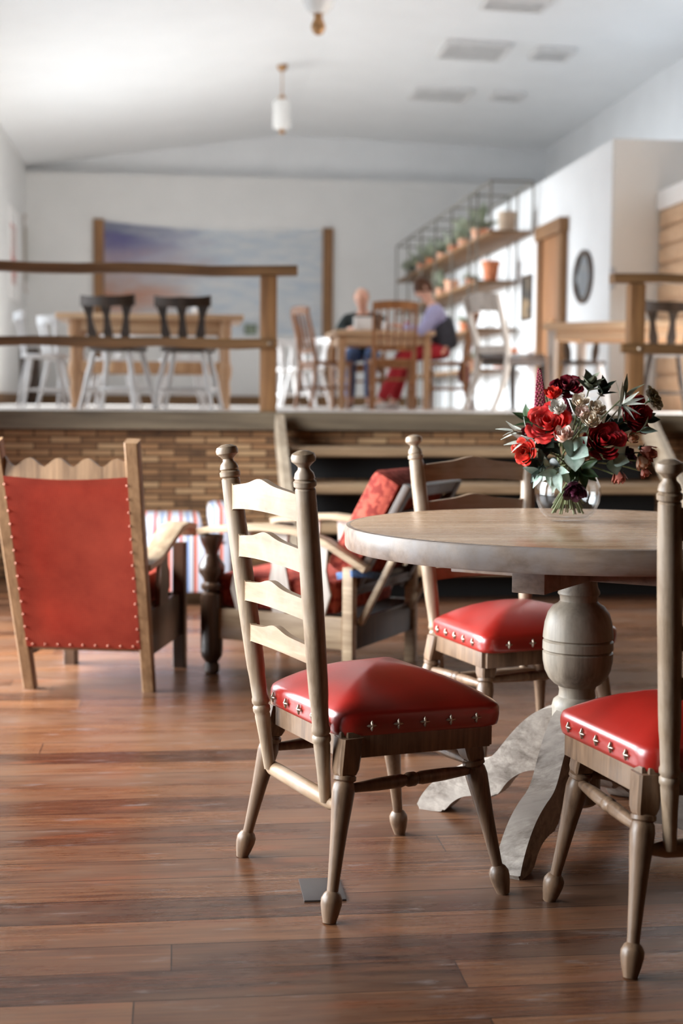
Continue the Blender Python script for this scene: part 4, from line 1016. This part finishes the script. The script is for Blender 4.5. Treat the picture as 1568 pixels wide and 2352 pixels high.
def dining_chair(label):
    t = thing('dining_chair', label, 'chair', group='honey brown chairs at the dining table')
    w = M['brown']
    secs = [[(x * a, y * b, z) for x, y in ((-.195, -.2), (.195, -.2), (.215, .2), (-.215, .2))] for a, b, z in ((.96, .96, .425), (1, 1, .435), (1, 1, .452), (.96, .96, .458))]
    MB().loft(secs).build('seat', w, t)
    for s in (-1, 1):
        MB().board([(s * .18, .175, 0), (s * .185, .175, .43)], [.028, .036], [.028, .036], (1, 0, 0)).build('leg', w, t)
        MB().board([(s * .185, -.23, 0), (s * .18, -.185, .25), (s * .18, -.18, .45), (s * .185, -.21, .7), (s * .19, -.27, .93)], [.03, .034, .036, .034, .03], [.03, .036, .038, .032, .024], (1, 0, 0)).build('rear_post', w, t)
        MB().bar((s * .182, -.18, .2), (s * .182, .17, .2), .016, .026).build('stretcher', w, t)
    MB().bar((-.18, .175, .28), (.18, .175, .28), .016, .026).build('stretcher', w, t)
    q = MB(); q.box((0, -.175, .405), (.36, .02, .045)); q.box((0, .17, .405), (.37, .02, .045)); q.build('apron', w, t)
    secs = []
    for k in range(13):
        u = k / 6 - 1; z = .925 + .014 * (1 - u * u); y = -.262 - .03 * (1 - u * u)
        secs.append([(u * .205, y - .012, z - .04), (u * .205, y + .012, z - .04), (u * .205, y + .010, z + .035), (u * .205, y - .010, z + .035)])
    MB().loft(secs).build('top_rail', w, t)
    secs = []
    for k in range(13):
        u = k / 6 - 1; y = -.187 - .012 * (1 - u * u)
        secs.append([(u * .18, y - .009, .53), (u * .18, y + .009, .53), (u * .18, y + .009, .57), (u * .18, y - .009, .57)])
    MB().loft(secs).build('lower_rail', w, t)
    for k in range(5):
        u = (k - 2) / 2 * .72
        MB().tube([(u * .17, -.192 - .01 * (1 - u * u), .555), (u * .185, -.225 - .02 * (1 - u * u), .72), (u * .19, -.262 - .028 * (1 - u * u), .9)], [.010, .012, .009], 8).build('spindle', w, t)
    return t
dc = dining_chair('honey brown spindle back chair with its back to us at the dining table')
dc.location = (sx_(899, 12.95), 12.95, ZS); dc.rotation_euler = (0, 0, R(-3))
dup(dc, 'honey brown chair at the left end of the dining table, empty', (sx_(745, 13.75), 13.75, ZS), R(-72))
dup(dc, 'honey brown chair under the person in red trousers', (sx_(1026, 13.55), 13.55, ZS), R(72))
dup(dc, 'honey brown chair under the bald person in the dark shirt', (sx_(838, 14.75), 14.75, ZS), R(168))

# grey carved chair with sabre legs
gc = thing('sabre_leg_chair', 'ash grey chair with curved back posts beside the plant shelves', 'chair', (sx_(1172, 12.0), 12.0, ZS), R(-62))
for s in (-1, 1):
    MB().board([(s * .19, -.36, 0), (s * .19, -.29, .14), (s * .19, -.225, .30), (s * .19, -.20, .44), (s * .195, -.225, .58), (s * .20, -.275, .74), (s * .205, -.33, .90), (s * .205, -.345, .97)], [.03, .034, .038, .042, .04, .038, .036, .03], [.034, .042, .05, .056, .05, .044, .04, .03], (1, 0, 0)).build('rear_post', M['ash'], gc)
    MB().lathe([(0, 0), (.014, 0), (.022, .3), (.026, .8), (.026, 1), (0, 1)], (s * .2, .2, 0), (s * .2, .19, .40), 12).build('front_leg', M['dark_oak'], gc)
    MB().box((s * .20, 0, .425), (.03, .42, .075)).build('seat_rail', M['dark_oak'], gc)
MB().box((0, .2, .425), (.40, .03, .075)).build('seat_rail', M['dark_oak'], gc)
q = MB(); q.box((0, .0, .465), (.40, .42, .04), bev=.02); q.build('seat', M['dark_oak'], gc)
secs = []
for k in range(13):
    u = k / 6 - 1; y = -.325 - .03 * (1 - u * u); z = .92 + .02 * (1 - u * u)
    secs.append([(u * .2, y + .02, z - .10), (u * .2, y + .045, z - .10), (u * .2, y + .012, z + .05), (u * .2, y - .014, z + .05)])
MB().loft(secs).build('crest', M['ash'], gc)
MB().box((0, -.215, .52), (.37, .024, .07), Matrix.Rotation(R(8), 3, 'X')).build('lower_rail', M['ash'], gc)

# ------------------------------------------------------------------ people at the dining table
def skin_mesh(name, verts, edges, rad, mat, parent, root=0, sub=2):
    me = bpy.data.meshes.new(name); me.from_pydata([tuple(v) for v in verts], edges, [])
    o = bpy.data.objects.new(name, me); COL.objects.link(o)
    sk = o.modifiers.new('skin', 'SKIN'); sk.use_smooth_shade = True; sk.branch_smoothing = .6
    for i, r in enumerate(rad):
        sv = me.skin_vertices[0].data[i]; sv.radius = (r, r) if not isinstance(r, tuple) else r; sv.use_root = (i == root)
    s = o.modifiers.new('sub', 'SUBSURF'); s.levels = s.render_levels = sub
    bpy.context.view_layer.update()
    dg = bpy.context.evaluated_depsgraph_get()
    me2 = bpy.data.meshes.new_from_object(o.evaluated_get(dg)); me2.name = name
    bpy.data.objects.remove(o); 
    for p_ in me2.polygons: p_.use_smooth = True
    me2.materials.clear(); me2.materials.append(mat)
    o2 = bpy.data.objects.new(name, me2); COL.objects.link(o2)
    if parent is not None: o2.parent = parent
    return o2
def person(label, loc, rz, lean, top_m, leg_m, hair_m, bald, shoe_m, arms, twist=0.0, feet=((.10, .40), (-.10, .44)), vest=None):
    t = thing('person', label, 'person', loc, rz, 'people at the dining table')
    sl = lambda x, y, z: V((x, y + lean * max(0, z - .48) * 1.0, z - lean * .32 * max(0, z - .48)))
    vs, es, rs = [], [], []
    def add(p, r, par=None):
        vs.append(V(p)); rs.append(r)
        if par is not None: es.append((par, len(vs) - 1))
        return len(vs) - 1
    pel = add((0, 0, .56), .095)
    ab = add(sl(0, -.01, .66), .115, pel); ch = add(sl(0, 0, .84), .13, ab); up = add(sl(0, .0, .97), .105, ch)
    nk = add(sl(0, .02, 1.06), .048, up); h0 = add(sl(0, .045, 1.12), .052, nk); h1 = add(sl(0, .055, 1.19), .076, h0); h2 = add(sl(0, .05, 1.25), .072, h1); h3 = add(sl(0, .04, 1.295), .04, h2)
    hands = []
    for s, (el, wr) in zip((-1, 1), arms):
        sh = add(sl(s * .165, 0, .98), .058, up); e = add(V(el), .040, sh); m_ = add(V(el).lerp(V(wr), .5), .036, e); w = add(V(wr), .026, m_)
        d = (V(wr) - V(el)).normalized(); side = d.cross(V((0, 0, 1))).normalized() * -s
        pm_ = add(V(wr) + d * .05, .026, w); hands.append((pm_, V(wr) + d * .05, d, side, s))
        for k in range(4):
            q0 = V(wr) + d * .075 + side * (.026 * (1.5 - k) / 1.5); L = (.058, .070, .066, .05)[k]
            a = add(q0, .0095, pm_); b_ = add(q0 + d * L * .55 + V((0, 0, -.006)), .0085, a); add(q0 + d * L * .9 + V((0, 0, -.026)), .007, b_)
        th = add(V(wr) + d * .035 + side * .036, .010, w); add(V(wr) + d * .075 + side * .05 + V((0, 0, -.01)), .0085, th)
    legs = []
    for s, (fx_, fy_) in zip((1, -1), feet):
        hp = add((s * .09, .03, .55), .076, pel); th = add((s * .10, .22, .555), .074, hp); kn = add((s * .11, .42, .52), .058, th)
        an = V((fx_, fy_, .085)); cf = add(V((s * .11, .42, .50)).lerp(an, .4) + V((0, -.02, 0)), .054, kn); ak = add(an, .036, cf)
        he = add(an + V((0, .02, -.045)), .034, ak); add(an + V((0, .13, -.062)), .022, he); legs.append((hp, th, kn, cf, ak, an))
    body = skin_mesh('body', vs, es, rs, M['skin'], t)
    hc = sl(0, .05, 1.215); up_ = (sl(0, .05, 1.3) - sl(0, .05, 1.1)).normalized(); fwd = V((0, up_.z, -up_.y)); fwd = (fwd * math.cos(R(18)) - up_ * math.sin(R(18))).normalized()
    Mh = Matrix((V((1, 0, 0)), fwd, V((1, 0, 0)).cross(fwd))).transposed()
    fb = MB()
    fb.ball(hc + Mh @ V((0, .012, .0)), .082, (.88, 1.02, 1.22), 20, Mh)
    fb.ball(hc + Mh @ V((0, .095, -.012)), .014, (.75, 1.0, 1.5), 10, Mh)
    for s in (-1, 1): fb.ball(hc + Mh @ V((s * .074, -.005, -.005)), .02, (.4, .8, 1.3), 10, Mh)
    fb.build('head', M['skin'], t)
    ey = MB()
    for s in (-1, 1): ey.ball(hc + Mh @ V((s * .030, .087, .014)), .0085, n=8)
    ey.build('eyes', M['shoe'], t)
    MB().ball(hc + Mh @ V((0, .086, -.052)), .02, (1, .4, .28), 8, Mh).build('mouth', plain('lips', (186, 110, 100), .5), t)
    b = MB()
    def hair(u, v):
        th = 2 * PI * u; lo = (-.15 if bald else -.25) * PI
        top = .12 * PI if bald else .5 * PI
        front = .5 + .5 * math.sin(th)
        l2 = lo + (top - lo) * (0 if bald else .0) + (1.0 if not bald else .55) * front * (.9 if not bald else .5)
        ph = l2 + (max(top, l2 + .05) - l2) * v
        return hc + Mh @ (V((math.cos(ph) * math.cos(th) * .083 * .95, math.cos(ph) * math.sin(th) * .083 * 1.09 + .010, math.sin(ph) * .083 * 1.31)) * (1.035))
    b.grid(hair if not bald else (lambda u, v: hair(.47 + .56 * u, v)), 28, 8); bmesh.ops.solidify(b.bm, geom=b.bm.faces[:], thickness=.007)
    b.build('hair', hair_m, t)
    # shirt
    ix = {}
    sv, se_, sr = [], [], []
    def sadd(i, extra, par=None, r=None):
        sv.append(vs[i]); sr.append((r or rs[i]) + extra); ix[i] = len(sv) - 1
        if par is not None: se_.append((ix[par], ix[i]))
    sadd(pel, .014); sadd(ab, .018, pel); sadd(ch, .016, ab); sadd(up, .022, ch)
    sv.append(vs[up].lerp(vs[nk], .62)); sr.append(.074); se_.append((ix[up], len(sv) - 1))
    i = nk + 5
    arm_start = h3 + 1
    step = 5 + 12 + 2
    for k in range(2):
        s0 = arm_start + step * k
        sadd(s0, .026, up); sadd(s0 + 1, .018, s0); sadd(s0 + 2, .014, s0 + 1)
        sv.append(vs[s0 + 2].lerp(vs[s0 + 3], .75)); sr.append(.040); se_.append((ix[s0 + 2], len(sv) - 1))
    skin_mesh('shirt', sv, se_, sr, top_m, t)
    if vest:
        skin_mesh('waistcoat', [vs[pel], vs[ab] + V((0, -.02, 0)), vs[ch] + V((0, -.025, 0)), vs[up].lerp(vs[ch], .25) + V((0, -.03, 0))], [(0, 1), (1, 2), (2, 3)], [.14, .142, .146, .12], vest, t)
    tv, te, tr_ = [V((0, 0, .56)), V((0, -.01, .64)), V((0, -.055, .565))], [(0, 1), (0, 2)], [.128, .118, .09]
    for hp, th, kn, cf, ak, an in legs:
        base = len(tv)
        for j, (i, ex) in enumerate(((hp, .014), (th, .014), (kn, .014), (cf, .016), (ak, .022))):
            tv.append(vs[i]); tr_.append(rs[i] + ex); te.append((0 if j == 0 else base + j - 1, base + j))
    skin_mesh('trousers', tv, te, tr_, leg_m, t)
    for hp, th, kn, cf, ak, an in legs:
        b = MB(); secs = []
        for y, w, h in ((-.05, .022, .05), (-.035, .034, .07), (.02, .036, .075), (.08, .042, .055), (.13, .042, .042), (.165, .034, .034), (.178, .016, .02)):
            secs.append([(an.x + w * math.cos(a), an.y + y, max(0, (h / 2 + h / 2 * math.sin(a)))) for a in [2 * PI * k / 12 for k in range(12)]])
        b.loft(secs).build('shoe', shoe_m, t)
    return t
pr = person('person with brown hair in a lavender shirt and red trousers at the table', (sx_(1022, 13.55), 13.55, ZS), R(78), .22, M['shirt_lav'], M['trousers_red'], M['hair_brown'], False, M['shoe_white'],
            (((-.24, .22, .73), (-.12, .42, .79)), ((.24, .22, .73), (.10, .42, .79))), feet=((.14, .50), (-.06, .62)), vest=M['vest'])
pl = person('bald person in a dark shirt and jeans leaning over the table', (sx_(838, 14.72), 14.72, ZS), R(165), .36, M['shirt_dark'], M['jeans'], M['hair_white'], True, M['shoe'],
            (((-.25, .22, .76), (-.10, .42, .80)), ((.25, .22, .76), (.10, .42, .80))))
bg_ = thing('hanging_bag', 'burgundy bag hanging on the chair of the person in red trousers', 'bag', (sx_(1064, 13.5), 13.5, ZS + .26), R(70))
b = MB(); b.loft([[(x * w, y * .05 * w, z) for x, y in [(math.cos(a) * .11, math.sin(a)) for a in [2 * PI * k / 20 for k in range(20)]]] for z, w in ((0, .55), (.01, .85), (.06, 1.05), (.12, 1), (.17, .8), (.19, .6))]); b.build('bag_body', M['bag'], bg_)
MB().tube([(-.06, 0, .18), (-.05, .0, .30), (0, .0, .36), (.05, .0, .30), (.06, 0, .18)], .006).build('strap', M['bag'], bg_)

# things on the tables
zt = ZS + .745
q = thing('napkin_box', 'white box standing on the dining table', 'box', (sx_(836, 13.55), 13.55, zt))
MB().box((0, 0, .06), (.20, .12, .12), bev=.01).build('body', M['white'], q); MB().box((0, 0, .124), (.206, .126, .012), bev=.003).build('lid', M['white'], q)
def jar(name, label, px, Y, z, h, r, mat, lid=None, cat='jar', group=None):
    o = thing(name, label, cat, (sx_(px, Y), Y, z), group=group)
    MB().lathe([(0, 0), (r * .9, 0), (r, .1 * h), (r, .7 * h), (r * .7, .85 * h), (r * .7, h), (0, h)], n=16, unit=True).build('body', mat, o)
    if lid: MB().lathe([(0, h), (r * .78, h), (r * .78, h * 1.12), (0, h * 1.12)], n=16, unit=True).build('lid', lid, o)
jar('sauce_jar', 'small red jar on the dining table before the reader in lavender', 934, 13.6, zt, .10, .03, M['trousers_red'], M['white'])
jar('water_glass', 'pale tumbler on the dining table behind the spindle back', 884, 13.7, zt, .11, .032, M['white'], cat='glass')
o = thing('white_jug', 'round white jug on the long farm table behind the right dark chair', 'jug', (sx_(458, 11.7), 11.7, ZS + .752))
MB().lathe([(0, 0), (.04, 0), (.06, .03), (.065, .06), (.05, .1), (.04, .12), (.045, .14), (0, .14)], n=20, unit=True).build('body', M['white'], o)
MB().tube([(.055, 0, .09), (.09, 0, .09), (.095, 0, .05), (.06, 0, .035)], .008).build('handle', M['white'], o)
x0, x1 = on_y(46, 870, 22.6).x, on_y(90, 870, 22.6).x
o = thing('dark_cabinet', 'narrow dark cabinet in the left back corner of the stage', 'cabinet', ((x0 + x1) / 2, 22.7, ZS))
hh = on_y(70, 800, 22.6).z - ZS
MB().box((0, 0, hh / 2), (x1 - x0, .4, hh)).build('body', M['dark_oak'], o); MB().box((0, -.205, hh / 2), (x1 - x0 - .06, .016, hh - .08)).build('door', M['dark_oak'], o)

# ------------------------------------------------------------------ iron plant shelves along the partition
XR_ = XP - .06
yn = on_x(1224, 470, XR_).y; XLs = on_y(1127, 470, yn).x
yf = on_x(911, 600, XLs).y
z_top, z_s1 = on_y(1170, 416, yn).z, on_y(1170, 528, yn).z
yn2 = on_x(1186, 640, XR_).y; z_s2 = on_y(1150, 643, yn2).z
z_s3, z_s4 = on_y(1150, 752, yn2).z, on_y(1150, 846, yn2).z
sh = thing('plant_shelf', 'long grey iron shelf unit of potted plants along the white partition', 'shelf', (0, 0, ZS))
LZ = lambda z: z - ZS
npst = 6
ys = [yn + (yf - yn) * k / npst for k in range(npst + 1)]
ys2 = [yn2] + [y for y in ys if y > yn2 + .4]
for y in ys2:
    for x in (XLs, XR_): MB().box((x, y, LZ(z_top) / 2), (.022, .022, LZ(z_top)), bev=0).build('upright', M['iron_grey'], sh, smooth=False)
for x in (XLs, XR_): MB().box((x, yn, LZ((z_s1 + z_top) / 2)), (.022, .022, z_top - z_s1), bev=0).build('upright', M['iron_grey'], sh, smooth=False)
for x in (XLs, XR_):
    MB().box((x, (yn + yf) / 2, LZ(z_top)), (.022, yf - yn, .022), bev=0).build('top_bar', M['iron_grey'], sh, smooth=False)
for y in ys: MB().box(((XLs + XR_) / 2, y, LZ(z_top)), (XR_ - XLs, .022, .022), bev=0).build('cross_bar', M['iron_grey'], sh, smooth=False)
for z, a in ((z_s1, yn), (z_s2, yn2), (z_s3, yn2), (z_s4, yn2)):
    MB().box(((XLs + XR_) / 2, (a + yf) / 2, LZ(z) - .02), (XR_ - XLs, yf - a, .035), bev=.003).build('shelf_board', M['rustic_x'], sh)
def pot(label, px, z, w, h, mat, plant=None, name='plant_pot', fx=.35, ph=0.14, straight=False, pal='foliage_sage'):
    x = XLs + (XR_ - XLs) * fx; Y = min(on_x(px, 600, x).y, yf - .2); s = Y / FPX
    r = w * s / 2; hh = h * s
    o = thing(name, label, 'pot' if name != 'bottle' else 'bottle', (x, Y, z), group='pots and bottles on the plant shelves')
    if name == 'bottle':
        MB().lathe([(0, 0), (r, 0), (r, hh * .6), (r * .8, hh * .7), (r * .35, hh * .8), (r * .35, hh), (0, hh)], n=14, unit=True).build('body', mat, o); return o
    k = .95 if straight else .72
    MB().lathe([(0, 0), (r * k, 0), (r * (k + (1 - k) * .75), hh * .75), (r * (1.0 if straight else .93), hh * .76), (r * 1.03 if not straight else r, hh * .78), (r * 1.03 if not straight else r, hh), (r * .88, hh), (r * .84, hh * .8), (0, hh * .8)], n=24, unit=True).build('body', mat, o)
    if plant:
        q = random.Random(int(px)); b = MB()
        for i in range(plant):
            a = q.random() * 6.28; el_ = q.uniform(.2, 1.4); d = V((math.cos(a) * math.cos(el_), math.sin(a) * math.cos(el_), math.sin(el_)))
            p0 = V((0, 0, hh * .8)) + d * q.uniform(0, ph * .5)
            leaf_into(b, p0, d + V((0, 0, .2)), V((0, 0, 1)) + V((.1, .3, 0)), q.uniform(.5, 1) * ph, q.uniform(.18, .4) * ph, .5, .3)
        b.build('foliage', M[pal], o, angle=80)
    return o
pot('tall straight stone pot alone at the near end of the top shelf', 1163, z_s1, 42, 46, M['stone_pot'], fx=.5, straight=True)
pot('bare terracotta pot just left of the stone pot on the top shelf', 1117, z_s1, 30, 34, M['terracotta'], fx=.6)
pot('pale clay pot with tall grey green plant near the front of the top shelf', 1098, z_s1, 34, 36, M['terracotta_pale'], 34, ph=0.30, fx=.4)
pot('terracotta pot with bushy plant, fourth from the near end of the top shelf', 1064, z_s1, 26, 28, M['terracotta_pale'], 30, ph=0.24)
pot('terracotta pot with low plant in the middle of the top shelf', 1041, z_s1, 24, 25, M['terracotta'], 30, ph=0.22)
pot('small terracotta pot just past the middle of the top shelf', 1014, z_s1, 22, 22, M['terracotta_pale'], 28, ph=0.22)
pot('orange pot under a dense green plant on the top shelf', 990, z_s1, 22, 22, M['terracotta'], 36, ph=0.26)
pot('terracotta pot with leafy plant near the far end of the top shelf', 968, z_s1, 20, 22, M['terracotta'], 36, ph=0.26)
pot('dark bottle beside the farthest terracotta pot on the top shelf', 951, z_s1, 9, 26, M['bottle'], name='bottle')
pot('grey pot with a plant at the very far end of the top shelf', 930, z_s1, 16, 22, M['iron_grey'], 26, ph=0.19)
pot('bright orange terracotta pot on the second shelf, nearest us', 1127, z_s2, 42, 46, M['terracotta'], fx=.45)
pot('dark bottle beside the bright orange pot on the second shelf', 1094, z_s2, 11, 26, M['bottle'], name='bottle')
pot('squat terracotta pot next to the dark bottle on the second shelf', 1083, z_s2, 24, 18, M['terracotta'], 18, ph=0.14)
pot('big pale clay pot in the middle of the second shelf', 1038, z_s2, 34, 34, M['terracotta_pale'], fx=.4)
pot('pale pot with trailing plant above the head of the person in lavender', 1012, z_s2, 24, 24, M['terracotta_pale'], 34, ph=0.24)
pot('green plant in a small pot far along the second shelf', 985, z_s2, 18, 16, M['stone_pot'], 36, ph=0.24)
pot('olive bottle standing on the third shelf', 1088, z_s3, 14, 30, M['bottle'], name='bottle')
pot('clay pot on the third shelf near the chair crest', 1068, z_s3, 24, 24, M['terracotta'], 20, ph=0.14)
pot('wide terracotta bowl on the lowest shelf behind the grey chair', 1160, z_s4, 66, 44, M['terracotta'], fx=.5)
pot('clay pot on the lowest shelf left of the grey chair', 1086, z_s4, 28, 26, M['terracotta_pale'], 20, ph=0.14)
